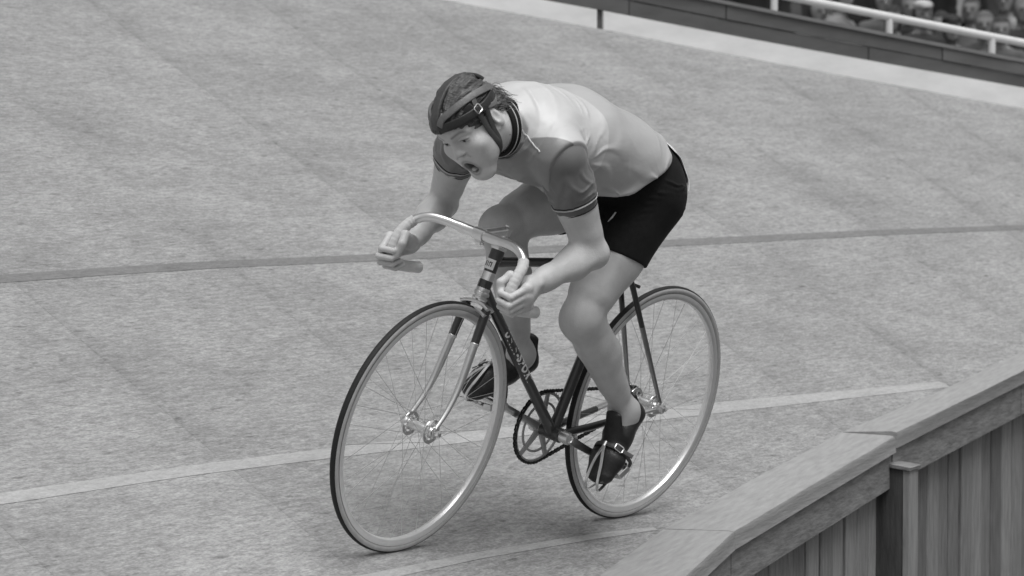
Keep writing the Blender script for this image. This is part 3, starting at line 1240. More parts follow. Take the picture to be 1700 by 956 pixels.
# ---- crankset
CRD = V3(-.925, 0, -.380)
cs = MB()
y = -.0445
cs.lathe(BB + V3(0, y, 0), (0, 1, 0), [(.0925, -.0018), (.100, -.0018), (.1008, 0), (.100, .0018), (.0925, .0018)], 96, True)
for k in range(50):
    t = 2 * math.pi * k / 50
    d = V3(math.cos(t), 0, math.sin(t))
    cs.tube([BB + V3(0, y, 0) + d * .0995, BB + V3(0, y, 0) + d * .1035], [.0022, .0012], 5)
cs.lathe(BB + V3(0, y, 0), (0, 1, 0), [(.0655, -.0018), (.0715, -.0018), (.0715, .0018), (.0655, .0018)], 64, True)
for k in range(5):
    t = 2 * math.pi * (k + .30) / 5
    d = V3(math.cos(t), 0, math.sin(t))
    cs.tube([BB + V3(0, y + .003, 0) + d * .012, BB + V3(0, y + .002, 0) + d * .06, BB + V3(0, y, 0) + d * .094], [1.25, .95, .85], 10, sec=(.0085, .004), nrm=(0, 1, 0))
cs.lathe(BB + V3(0, y, 0), (0, 1, 0), [(0, -.008), (.019, -.006), (.019, .006), (.0, .008)], 24)
obj("chainring", cs, M["ringalloy"], bike)
for s, cd, y0, y1 in ((1, CRD, .052, .062), (-1, -CRD, -.054, -.064)):
    c0, c1 = BB + V3(0, y0, 0), BB + V3(0, y1, 0) + cd * .166
    m_ = MB()
    m_.tube([c0, c0 * .5 + c1 * .5, c1], [1.2, 1.0, 1.0], 12, sec=(.0105, .0062), nrm=(0, 1, 0))
    m_.lathe(c0, (0, 1, 0), [(0, -.016), (.0165, -.016), (.0175, 0), (.0165, .010), (.011, .012), (.009, .009), (0, .009)], 24)
    m_.lathe(c1, (0, 1, 0), [(0, -.007), (.0125, -.007), (.0125, .007), (0, .007)], 20)
    obj("crank_arm", m_, M["alloy"], bike)
bbx = MB()
bbx.cyl(BB + V3(0, .033, 0), BB + V3(0, .045, 0), .0165, 20)
obj("bearing_cup", bbx, M["alloy"], bike)
bbx = MB()
bbx.cyl(BB - V3(0, .040, 0), BB - V3(0, .033, 0), .0165, 20)
obj("bearing_cup", bbx, M["alloy"], bike)
PEDL = BB + CRD * .166 + V3(0, .115, 0)
PEDR = BB - CRD * .166 + V3(0, -.117, 0)

# ---- chain and sprocket: a plate pair per half link
cy = -.0445
RC, RS = .1015, .0315
C1, C2 = V3(BB[0], cy, BB[2]), V3(0, cy, WR)
dd = C2 - C1
D_ = np.linalg.norm(dd)
base_a = math.atan2(dd[2], dd[0])
off = math.acos((RC - RS) / D_)
path = []
for t in np.linspace(base_a + off, base_a - off + 2 * math.pi, 90):
    path.append(C1 + RC * V3(math.cos(t), 0, math.sin(t)))
for t in np.linspace(base_a - off, base_a + off, 24):
    path.append(C2 + RS * V3(math.cos(t), 0, math.sin(t)))
path.append(path[0])
path = np.array(path)
cl_ = np.concatenate([[0], np.cumsum(np.linalg.norm(np.diff(path, axis=0), axis=1))])
ch = MB()
N_ = int(cl_[-1] / .0127)
for k in range(N_):
    s0, s1 = k * .0127, (k + 1) * .0127
    a, b = [np.array([np.interp(s_ % cl_[-1], cl_, path[:, i]) for i in range(3)]) for s_ in (s0, s1)]
    oy = .0038 if k % 2 else .0026
    for sg in (-1, 1):
        m0 = a * .5 + b * .5
        ch.tube([a + V3(0, sg * oy, 0) - (b - a) * .25, a + V3(0, sg * oy, 0), m0 + V3(0, sg * oy, 0), b + V3(0, sg * oy, 0), b + V3(0, sg * oy, 0) + (b - a) * .25], [.55, 1, .7, 1, .55], 6, sec=(.0046, .0008), nrm=(0, 1, 0))
    ch.cyl(a - V3(0, .0045, 0), a + V3(0, .0045, 0), .0026, 6)
obj("chain", ch, M["chain"], bike)
sp = MB()
sp.lathe(C2, (0, 1, 0), [(.014, -.0017), (.029, -.0017), (.0305, 0), (.029, .0017), (.014, .0017)], 32, True)
for k in range(15):
    t = 2 * math.pi * k / 15
    d = V3(math.cos(t), 0, math.sin(t))
    sp.tube([C2 + d * .029, C2 + d * .034], [.0022, .001], 5)
obj("sprocket", sp, M["steel"], bike)

# ---- saddle and seat post
sd = d_ = (SL_ - BB) / np.linalg.norm(SL_ - BB)
obj("seat_post", MB().cyl(SL_ + sd * .005, SL_ + sd * .085, .0132, 16), M["chrome"], bike)
SZ = .858
prof = []
V, F = [], []
xs = np.linspace(.160, .410, 14)
for i, x in enumerate(xs):
    t = i / 13
    w = float(np.interp(t, (0, .12, .3, .55, 1), (.040, .060, .056, .026, .017)))
    z = SZ + .012 * (1 - t) ** 3 - .006 * math.sin(t * 3.1)
    for a in np.linspace(-1, 1, 9):
        V.append((x, w * a, z - .03 * abs(a) ** 2.6 - .006 * (t == 0)))
    for a in np.linspace(1, -1, 9):
        V.append((x, w * a * .9, z - .006 - .03 * abs(a) ** 2.6))
for i in range(13):
    for j in range(18):
        F.append((i * 18 + j, i * 18 + (j + 1) % 18, i * 18 + 18 + (j + 1) % 18, i * 18 + 18 + j))
F += [tuple(range(18)), tuple(range(13 * 18 + 17, 13 * 18 - 1, -1))]
sdl = obj("saddle", MB().add(V, F), M["leather"], bike)
rl = MB()
for s in (-1, 1):
    rl.tube(spline([(.17, s * .04, SZ - .02), (.20, s * .03, SZ - .045), (.29, s * .02, SZ - .045), (.38, s * .008, SZ - .02)], 5), .0035, 8)
obj("saddle_rail", rl, M["chrome"], sdl)
obj("saddle_clamp", MB().box(SL_ + sd * .075 + V3(0, 0, .004), (.035, .05, .022), bev=.005), M["steel"], bike)

# ================================================================== RIDER (same frame as the bicycle)
rider = thing("person", "racing cyclist in leather strap helmet, pale satin jersey and black shorts crouched over the handlebars", "person", M_BIKE)
HC = V3(1.029, -.004, 1.1440)
HR = np.array([[0.0722, 0.7279, 0.6819], [0.9098, 0.2321, -0.3441], [0.4087, -0.6452, 0.6455]])


HS = .965                                                       # head size


def hp(x, y, z):
    return HC + HR @ V3(x, y, z) * HS


def HEll(c, r, rot=None):
    return Ell(c, tuple(k * HS for k in r), rot)


LSH, LEL, LWR = V3(.848, .164, 1.094), V3(.712, .225, .858), V3(.903, .203, .770)
RSH, REL, RWR = V3(.828, -.165, 1.080), V3(.700, -.288, .842), V3(.898, -.207, .766)
LHI, LKN, LAN = V3(.334, .088, .955), V3(.530, .105, .640), V3(.236, .100, .365)
RHI, RKN, RAN = V3(.310, -.085, .945), V3(.700, -.085, .838), V3(.498, -.088, .478)


def lerp(a, b, t):
    return a * (1 - t) + b * t


def torso(v, off=0.0):
    v.u(ETube((.320, 0, .988), (.42, 0, 1.048), .142 + off, .104 + off, .135 + off, .101 + off), .03)
    v.u(ETube((.42, 0, 1.048), (.62, 0, 1.106), .135 + off, .101 + off, .145 + off, .110 + off), .03)
    v.u(ETube((.62, 0, 1.106), (.775, 0, 1.122), .145 + off, .110 + off, .136 + off, .104 + off), .03)
    v.u(Cone(lerp(V3(.80, 0, 1.16), LSH, .35), LSH, .063 + off, .054 + off), .04)
    v.u(Cone(lerp(V3(.80, 0, 1.15), RSH, .35), RSH, .063 + off, .054 + off), .04)
    v.u(Ell(V3(.80, .075, 1.06), (.06 + off, .055 + off, .05 + off)), .05)
    v.u(Ell(V3(.80, -.075, 1.055), (.06 + off, .055 + off, .05 + off)), .05)


def hips(v, off=0.0):
    v.u(Ell((.322, .072, .980), (.092 + off, .088 + off, .112 + off)), .04)
    v.u(Ell((.318, -.072, .974), (.092 + off, .088 + off, .112 + off)), .04)


def thigh(v, hi, kn, off=0.0):
    d = (kn - hi) / np.linalg.norm(kn - hi)
    fr_ = np.cross(V3(0, 1, 0), d)
    fr_ = fr_ if fr_[2] > 0 or fr_[0] > .5 else -fr_
    v.u(Cone(hi + V3(0, .01 * np.sign(hi[1]), 0), lerp(hi, kn, .5), .090 + off, .073 + off), .05)
    v.u(Cone(lerp(hi, kn, .5), lerp(hi, kn, .93), .073 + off, .048 + off), .03)
    v.u(Cone(lerp(hi, kn, .35) + fr_ * .018, lerp(hi, kn, .8) + fr_ * .010, .069 + off, .049 + off), .04)


def legs(v):
    for hi, kn, an in ((LHI, LKN, LAN), (RHI, RKN, RAN)):
        thigh(v, hi, kn)
        d = (kn - hi) / np.linalg.norm(kn - hi)
        sd_ = (an - kn) / np.linalg.norm(an - kn)
        bk = d * -1.0 - sd_ * (d * -1.0 @ sd_)
        bk /= np.linalg.norm(bk)
        v.u(Ell(kn - bk * .012, (.047, .048, .050)), .03)                        # knee cap
        v.u(Cone(kn - bk * .004, lerp(kn, an, .28), .046, .041), .03)
        v.u(Cone(lerp(kn, an, .28), an, .041, .029), .03)
        v.u(Cone(lerp(kn, an, .14) + bk * .020, lerp(kn, an, .42) + bk * .020, .037, .038), .035)   # calf
        v.u(Cone(lerp(kn, an, .42) + bk * .020, lerp(kn, an, .8) + bk * .010, .038, .022), .035)
        v.u(Cone(lerp(kn, an, .1) - bk * .012, lerp(kn, an, .7) - bk * .002, .031, .024), .03)
        fq = np.cross(V3(0, 1, 0), d)
        fq = fq if fq[2] > 0 or fq[0] > .5 else -fq
        s_ = np.sign(hi[1])
        v.bulge(ridge(lerp(hi, kn, .45) + fq * .060 + V3(0, s_ * .055, 0), lerp(hi, kn, .90) + fq * .030 + V3(0, s_ * .045, 0), .020, .006))
        v.bulge(ridge(lerp(hi, kn, .55) + fq * .05 - V3(0, s_ * .05, 0), lerp(hi, kn, .92) + fq * .025 - V3(0, s_ * .042, 0), .018, .006))
        v.bulge(ridge(lerp(kn, an, .10) + bk * .03 + V3(0, s_ * .038, 0), lerp(kn, an, .48) + bk * .03 + V3(0, s_ * .032, 0), .018, .006))
        v.bulge(ridge(lerp(kn, an, .10) + bk * .03 - V3(0, s_ * .038, 0), lerp(kn, an, .44) + bk * .03 - V3(0, s_ * .032, 0), .018, .007))
        v.bulge(ridge(kn + bk * .03 + V3(0, s_ * .04, 0), lerp(kn, hi, .22) + bk * .035 + V3(0, s_ * .045, 0), .008, .005))
        for y in (-1, 1):
            v.u(Ell(lerp(kn, an, 1.0) + V3(0, y * .026, 0), (.013, .011, .015)), .015)


def arms(v):
    for s, sh, el, wr in ((1, LSH, LEL, LWR), (-1, RSH, REL, RWR)):
        v.u(Cone(sh, lerp(sh, el, .5), .047, .041), .03)
        v.u(Cone(lerp(sh, el, .5), el, .040, .034), .03)
        f = (wr - el) / np.linalg.norm(wr - el)
        up = (sh - el) / np.linalg.norm(sh - el)
        inn = f - up * (f @ up)
        inn /= np.linalg.norm(inn)
        v.u(Cone(lerp(sh, el, .35) + inn * .014, lerp(sh, el, .75) + inn * .012, .037, .031), .03)   # biceps
        v.u(Cone(lerp(sh, el, .3) - inn * .016, lerp(sh, el, .8) - inn * .008, .037, .030), .03)    # triceps
        v.u(Ell(el - inn * .012 - up * .012, (.026, .026, .026)), .025)
        v.u(Cone(el, lerp(el, wr, .32), .034, .0375), .03)
        v.u(Cone(lerp(el, wr, .32), lerp(el, wr, .8), .0375, .0275), .03)
        v.u(ETube(lerp(el, wr, .75), wr, .0285, .0245, .0275, .021, lat=(0, .2, 1)), .025)
        sdv = np.cross(f, V3(0, 0, 1))
        sdv = sdv / np.linalg.norm(sdv)
        v.bulge(ridge(lerp(sh, el, .92) + V3(0, 0, .03), lerp(el, wr, .45) + V3(0, 0, .036), .013, .005))
        for q_ in (-1, 1):
            v.bulge(ridge(lerp(el, wr, .1) + sdv * q_ * .034, lerp(el, wr, .55) + sdv * q_ * .03, .014, .004))
            v.bulge(ridge(lerp(el, wr, .68) + sdv * q_ * .012 + V3(0, 0, .022), lerp(el, wr, .98) + sdv * q_ * .010 + V3(0, 0, .020), .0035, .0018))
        v.u(Ell(wr - sdv * .020 * (1 if (sdv[1] * s) < 0 else -1) + V3(0, 0, .012), (.010, .010, .010)), .012)


def hand(v, s, B_, wr):
    idx = (57, 62, 67, 72)
    Bs = [B_[i] for i in idx]
    Ts = [(B_[i + 2] - B_[i - 2]) / np.linalg.norm(B_[i + 2] - B_[i - 2]) for i in idx]
    Tm = (Bs[3] - Bs[0]) / np.linalg.norm(Bs[3] - Bs[0])
    mid = (Bs[1] + Bs[2]) / 2
    b = (wr - mid)
    b = b - Tm * (b @ Tm)
    b /= np.linalg.norm(b)
    l = np.cross(b, Tm)
    l = l if l[1] * s > 0 else -l

    def dr(a):
        return -math.cos(R(a)) * b + math.sin(R(a)) * l
    lens = (.0, .003, .001, -.004)
    mcps = []
    for i, Bp in enumerate(Bs):
        fr_ = (.0091, .0093, .0087, .0078)[i]
        ex = lens[i]
        mcp = Bp + dr(140) * (.041 + ex * .5)
        pip = Bp + dr(42) * (.0300 + ex)
        dip = Bp + dr(-32) * .0262
        tip = Bp + dr(-88) * .0245
        mcps.append(mcp)
        v.u(Cone(mcp, pip, fr_ * 1.1, fr_ * .95), .0018)
        v.u(Ell(pip, (fr_ * 1.08,) * 3), .0015)
        v.u(Cone(pip, dip, fr_ * .94, fr_ * .86), .0015)
        v.u(Cone(dip, tip, fr_ * .86, fr_ * .78), .0015)
        v.u(Ell(mcp - dr(42) * .001, (fr_ * 1.25,) * 3), .005)
        v.u(Cone(wr + (mcp - wr) * .1 + Tm * (.010 * (i - 1.5)), mcp - (mcp - wr) * .08, .0150, .0115), .014)
    # heel of the hand and thumb
    v.u(Cone(lerp(wr, mcps[1], .35), lerp(mcps[1], mcps[2], .5) + dr(200) * .006, .020, .013), .015)
    inner = -l
    cmc = lerp(wr, Bs[0], .35) + inner * .020 - Tm * .008
    t1 = Bs[0] + dr(222) * .036 - Tm * .020
    t2 = Bs[0] + dr(275) * .030 - Tm * .014
    t3 = Bs[0] + dr(312) * .0285 + Tm * .012
    v.u(Cone(wr + inner * .006, cmc, .018, .016), .015)
    v.u(Cone(cmc, t1, .0165, .0130), .012)
    v.u(Cone(t1, t2, .0118, .0108), .005)
    v.u(Cone(t2, t3, .0108, .0088), .004)


def head(v):
    E_ = lambda c, r, k=.02, rot=None: v.u(HEll(hp(*c), r, HR if rot is None else HR @ rot), k)
    C_ = lambda a, b, ra, rb, k=.015: v.u(Cone(hp(*a), hp(*b), ra * HS, rb * HS), k)
    E_((0, -.010, .026), (.0685, .088, .070))
    E_((0, .022, -.028), (.0525, .064, .080), .03)
    E_((0, .050, -.060), (.044, .040, .050), .03)
    C_((0, .068, .036), (0, .060, .050), .024, .026, .03)
    for s in (-1, 1):
        C_((s * .041, .006, -.058), (s * .017, .064, -.118), .0145, .0135, .03)      # jaw
        E_((s * .034, .034, -.050), (.018, .030, .034), .03)
        E_((s * .0405, .044, -.046), (.0175, .030, .030), .03)
        E_((s * .044, .064, -.030), (.020, .018, .017), .02)                       # cheek
        C_((s * .010, .083, .022), (s * .044, .066, .019), .0088, .0085, .02)       # brow
        C_((s * .041, .014, -.02), (s * .029, .052, -.085), .020, .0155, .03)
        E_((s * .0128, .0895, -.0315), (.0072, .0095, .0070), .0045)                    # nostril wing
    E_((0, .070, -.122), (.021, .018, .016), .02)                                   # chin
    C_((-.018, .064, -.118), (.018, .064, -.118), .0145, .0145, .02)
    C_((0, .083, .012), (0, .0965, -.022), .0072, .0088, .012)                       # nose
    E_((0, .0990, -.0275), (.0098, .0092, .0085), .008)
    E_((0, .077, -.066), (.027, .017, .024), .02)                                   # muzzle
    for s in (-1, 1):                                                               # eye sockets, lids
        v.cut(HEll(hp(s * .031, .094, -.001), (.017, .014, .0095), HR), .012)
        E_((s * .031, .0715, -.001), (.0148, .0140, .0125), .004)
        v.cut(HEll(hp(s * .031, .0875, -.0015), (.0132, .010, .0042), HR), .0020)
        C_((s * .019, .0835, .0035), (s * .043, .0760, .0025), .0022, .0018, .003)  # upper lid fold
        v.cut(HEll(hp(s * .009, .0935, -.0370), (.0042, .006, .0032), HR), .003)
    for s in (-1, 1):
        v.cut(Cone(hp(s * .0165, .0935, -.036), hp(s * .0300, .0800, -.066), .0006, .0008), .008)    # laugh lines
    # open mouth: lips round a dark hollow, tongue inside
    n = 14
    ring = []
    for i in range(n):
        t = 2 * math.pi * i / n
        x, z = .0180 * math.cos(t), -.0815 + .0235 * math.sin(t)
        y = .0890 - 11 * x * x - (.006 if z < -.082 else 0) + (.002 if z > -.07 else 0)
        ring.append((x, y, z))
    for i in range(n):
        r_ = .0042 if ring[i][2] > -.078 else .0046
        C_(ring[i], ring[(i + 1) % n], r_, r_, .007)
    v.cut(HEll(hp(0, .084, -.0815), (.0170, .038, .0222), HR), .003)
    E_((-.002, .069, -.0940), (.0125, .022, .0085), .002)
    C_((-.0095, .0790, -.0635), (.0095, .0790, -.0635), .0036, .0036, .0015)            # upper teeth
    for s in (-1, 1):                                                               # ears
        rot = np.array(Matrix.Rotation(R(-14), 3, 'X') @ Matrix.Rotation(R(s * -16), 3, 'Z'))
        E_((s * .0730, -.018, -.018), (.0085, .0185, .0310), .006, rot)
        v.cut(HEll(hp(s * .0825, -.014, -.015), (.0065, .0095, .0165), HR), .004)
        C_((s * .066, -.008, -.042), (s * .065, -.004, -.046), .006, .006, .006)
    # neck
    v.u(Cone((.835, 0, 1.155), hp(0, -.030, -.050), .056, .050), .03)
    v.u(Cone((.850, 0, 1.120), hp(0, .006, -.076), .042, .034), .03)
    for s in (-1, 1):
        v.u(Cone((.855, s * .02, 1.10), hp(s * .042, -.018, -.045), .019, .018), .025)


# mesh resolution: one continuous body
body = Vol()
torso(body)
hips(body)
legs(body)
arms(body)
hand(body, 1, BARL, LWR)
hand(body, -1, BARR, RWR)
head(body)

FOOT = {}
for s, hl, tl in ((1, V3(.154, .100, .345), V3(.296, .124, .178)), (-1, V3(.415, -.098, .425), V3(.650, -.114, .345))):
    F_ = (tl - hl) / np.linalg.norm(tl - hl)
    lat = V3(0, 1, 0) - F_ * F_[1]
    lat /= np.linalg.norm(lat)
    U_ = np.cross(F_, lat)
    FOOT[s] = (hl, F_, lat, U_)


def fp(s, a, l, u):
    h, F_, lat, U_ = FOOT[s]
    return h + F_ * a + lat * l * s + U_ * u


for s, an in ((1, LAN), (-1, RAN)):
    body.u(Cone(an, fp(s, .045, 0, .045), .034, .032), .03)
    body.u(Cone(an, fp(s, .13, 0, .04), .032, .026), .03)


def skin_tone(v):
    q = (v - HC) @ HR / HS
    t = np.ones(len(v))
    inm = np.exp(-((q[:, 0] / .0172) ** 2 + ((q[:, 2] + .0815) / .0222) ** 2) ** 3) * (q[:, 1] > .05) * (np.abs(q[:, 2] + .081) < .03)
    depth = sstep(.0910 - 11 * q[:, 0] ** 2 - q[:, 1], .001, .009)
    lip = np.exp(-((np.sqrt((q[:, 0] / .0205) ** 2 + ((q[:, 2] + .0815) / .0265) ** 2) - 1.0) / .17) ** 2) * (q[:, 1] > .065)
    t *= 1 - .42 * lip
    tongue = np.exp(-((q[:, 0] / .014) ** 2 + ((q[:, 2] + .0925) / .0115) ** 2) ** 2) * (q[:, 1] > .05)
    t *= 1 - inm * depth * (.96 - .26 * tongue)
    teeth = (np.abs(q[:, 0]) < .0125) & (np.abs(q[:, 2] + .0640) < .0036) & (q[:, 1] > .070) & (q[:, 1] < .0850)
    t = np.where(teeth, 1.25, t)
    for s in (-1, 1):
        x, z = q[:, 0] * s, q[:, 2]
        f = (q[:, 1] > .055)
        bz = .0235 + .0035 * np.sin(np.clip((x - .012) / .036, 0, 1) * 2.3) - .004 * sstep(x, .034, .05)
        br = np.exp(-((z - bz) / .0036) ** 2) * sstep(x, .009, .015) * (1 - sstep(x, .043, .054))
        t *= 1 - .55 * br * f
        lash = np.exp(-((z - .0022 + 10 * (x - .031) ** 2) / .0019) ** 2) * sstep(x, .015, .020) * (1 - sstep(x, .043, .048))
        t *= 1 - .75 * lash * f
        low = np.exp(-((z + .0062 - 6 * (x - .031) ** 2) / .0014) ** 2) * sstep(x, .018, .022) * (1 - sstep(x, .042, .046))
        t *= 1 - .30 * low * f
    return t


organic("body", body, (-.02, -.42, .2), (1.22, .42, 1.36), .0025, M["skin"], rider, skin_tone, n=10, smooth_it=2)

for s in (1, -1):
    c = hp(s * .031, .0715, -.001)
    fwd_ = HR @ V3(-.05, 1, .10)
    fwd_ /= np.linalg.norm(fwd_)
    v = Vol().u(Ell(c, (.0122 * HS,) * 3), .001)

    def etone(P, c=c, f=fwd_):
        d = (P - c) / (.0122 * HS)
        a = np.arccos(np.clip(d @ f, -1, 1))
        return 1 - .96 * (1 - sstep(a, .50, .56))
    organic("eye", v, c - .016, c + .016, .0012, M["eye"], rider, etone, n=10, smooth_it=1)

# ---- jersey
HEM_O, HEM_N = V3(.282, 0, 1.147), V3(.40, 0, .92)
jer = Vol()
torso(jer, .010)
jer.u(ETube((.40, 0, 1.040), (.60, 0, 1.092), .147, .110, .158, .122), .04)
jer.u(Cone((.825, 0, 1.145), (.895, .004, 1.136), .070, .060), .03)
jer.u(ETube((.44, 0, 1.042), (.80, 0, 1.112), .150, .103, .160, .106), .05)
jer.u(Ell((.56, .0, 1.03), (.13, .145, .058)), .05)
rr_ = random.Random(3)


def pulls(Q, N, amp, rmax, ph):
    """creases radiating from a point of strain, on both sides of the body"""
    def f(P):
        out = np.zeros(len(P))
        for s in (-1, 1):
            q = P - V3(Q[0], s * Q[1], Q[2])
            rho = np.linalg.norm(q, axis=1)
            th = np.arctan2(q[:, 2], q[:, 0])
            wv_ = np.sin(th * N + ph + 1.7 * np.sin(P[:, 0] * 21 + P[:, 2] * 17 + ph) + .9 * np.sin(P[:, 0] * 47 - P[:, 2] * 39))
            out += amp * np.maximum(0, wv_) ** 2 * np.exp(-(rho / rmax) ** 2) * sstep(rho, .015, .05) * (.55 + .45 * np.sin(th * 2.3 + ph * 2))
        return out
    return f


def drape(P):
    """soft rings of cloth below the neck opening and across the shoulder"""
    q = P - V3(.885, 0, 1.150)
    rho = np.linalg.norm(q, axis=1)
    an_ = np.arctan2(P[:, 1], P[:, 2] - 1.10)
    wv_ = np.sin(rho * 190 + 2.2 * np.sin(an_ * 3.1 + .6) + 1.2 * np.sin(P[:, 0] * 31))
    return .0030 * np.maximum(0, wv_) ** 2 * sstep(rho, .065, .09) * (1 - sstep(rho, .15, .20)) * (.6 + .4 * np.sin(an_ * 5))


jer.bulge(pulls((.735, .168, 1.085), 9, .0055, .13, .4))
jer.bulge(pulls((.72, .150, 1.17), 7, .0045, .10, 2.0))
jer.bulge(pulls((.40, .150, 1.035), 8, .0050, .12, 1.1))
jer.bulge(pulls((.55, .110, .985), 7, .0045, .11, 3.0))
jer.bulge(pulls((.865, .120, 1.10), 6, .0035, .07, .9))
jer.bulge(drape)
jer.bulge(lambda P: .0012 * np.sin(P[:, 0] * 38 + 9 * P[:, 2] + 4 * np.sin(P[:, 1] * 21)) * np.sin(P[:, 1] * 31 + P[:, 2] * 26 + 1.1))
for s in (1, -1):                                               # raised seam where yoke and back panel join
    jer.bulge(ridge((.755, s * .168, 1.13), (.715, s * .060, 1.235), .0035, .0022, (.742, s * .145, 1.185)))


class Hem:
    c, r = HEM_O, 1e9

    def d(s, P):
        sag = .048 * np.clip((P[:, 1] / .15) ** 2, 0, 1.2)
        return -((P - HEM_O) @ (HEM_N / np.linalg.norm(HEM_N))) - sag - .012 * np.sin(P[:, 1] * 24 + 1.0) * .5 - .0035 * np.sin(P[:, 1] * 70 + P[:, 2] * 60)


_hem = Hem()


def flare(P):
    h_ = -_hem.d(P)
    return .010 * np.exp(-(h_ / .022) ** 2) * (1 + .35 * np.sin(P[:, 1] * 46 + P[:, 2] * 58) + .25 * np.sin(P[:, 1] * 90 - P[:, 2] * 40))


jer.bulge(flare)
jer.keep(_hem, .004)
for sh_0, el_0 in ((LSH, LEL), (RSH, REL)):                     # cloth carried over the point of the shoulder
    d0 = (el_0 - sh_0) / np.linalg.norm(el_0 - sh_0)
    jer.u(Cone(sh_0, sh_0 + d0 * .05, .0665, .0650), .025)
neckcut = Vol().u(Cone((.935, .003, 1.131), (1.10, .01, 1.10), .090, .10), .01)
neckcut.keep(Half((.902, 0, 1.136), (-1, -.05, .16)), .004)
neckcut.bound((1.0, 0, 1.12), .25)
jer.cut(neckcut, .004)



def armhole(s):
    sh, el = (LSH, LEL) if s > 0 else (RSH, REL)
    d = (el - sh) / np.linalg.norm(el - sh)
    n_ = d * .30 + V3(.20, s * .85, 0)
    n_ /= np.linalg.norm(n_)
    return sh + n_ * .024 + d * .018, n_


for s in (1, -1):
    o, n_ = armhole(s)
    dax = ((LEL - LSH) if s > 0 else (REL - RSH))
    dax = dax / np.linalg.norm(dax)
    hole = Vol().u(Cone(o + dax * .0, o + dax * .25, .110, .10), .01)
    hole.keep(Half(o, -n_), .004)
    hole.bound(o + dax * .12, .25)
    jer.cut(hole, .004)

YK_A, YK_B = V3(.908, .055, 1.166), V3(.908, .146, 1.090)      # yoke seam from collar to armhole


def jersey_tone(P):
    y = np.abs(P[:, 1])
    # front panel below the seam is the darker cloth
    n_ = V3(.55, .30, -.78)
    n_ /= np.linalg.norm(n_)
    m_ = (np.stack([P[:, 0], y, P[:, 2]], 1) - lerp(YK_A, YK_B, .5)) @ n_
    dark = sstep(m_, -.002, .002) * sstep(P[:, 0], .70, .74)
    yoke = sstep(P[:, 0] + .30 * (P[:, 2] - 1.19) + .10 * np.sin(P[:, 1] * 9), .741, .745)
    return (1 - .62 * dark) * (.80 + .20 * yoke)


organic("jersey", jer, (.22, -.26, .9), (.96, .26, 1.32), .0030, M["jersey"], rider, jersey_tone, n=10, smooth_it=1)

jo_ = bpy.data.objects["jersey"]
for s in (1, -1):
    pts = []
    for t in np.linspace(-.06, .90, 16):
        p = lerp(YK_A, YK_B, t) * V3(1, s, 1)
        nn = V3(.55, s * .75, .35)
        nn /= np.linalg.norm(nn)
        tt = np.linspace(-.06, .10, 161)
        D = jer.d(p + tt[:, None] * nn)
        i_ = np.nonzero(D < 0)[0]
        if len(i_):
            pts.append(p + nn * (tt[i_[-1]] + .0005))
    if len(pts) > 3:
        obj("piping", MB().tube(pts, .0022, 8), M["piping"], jo_)

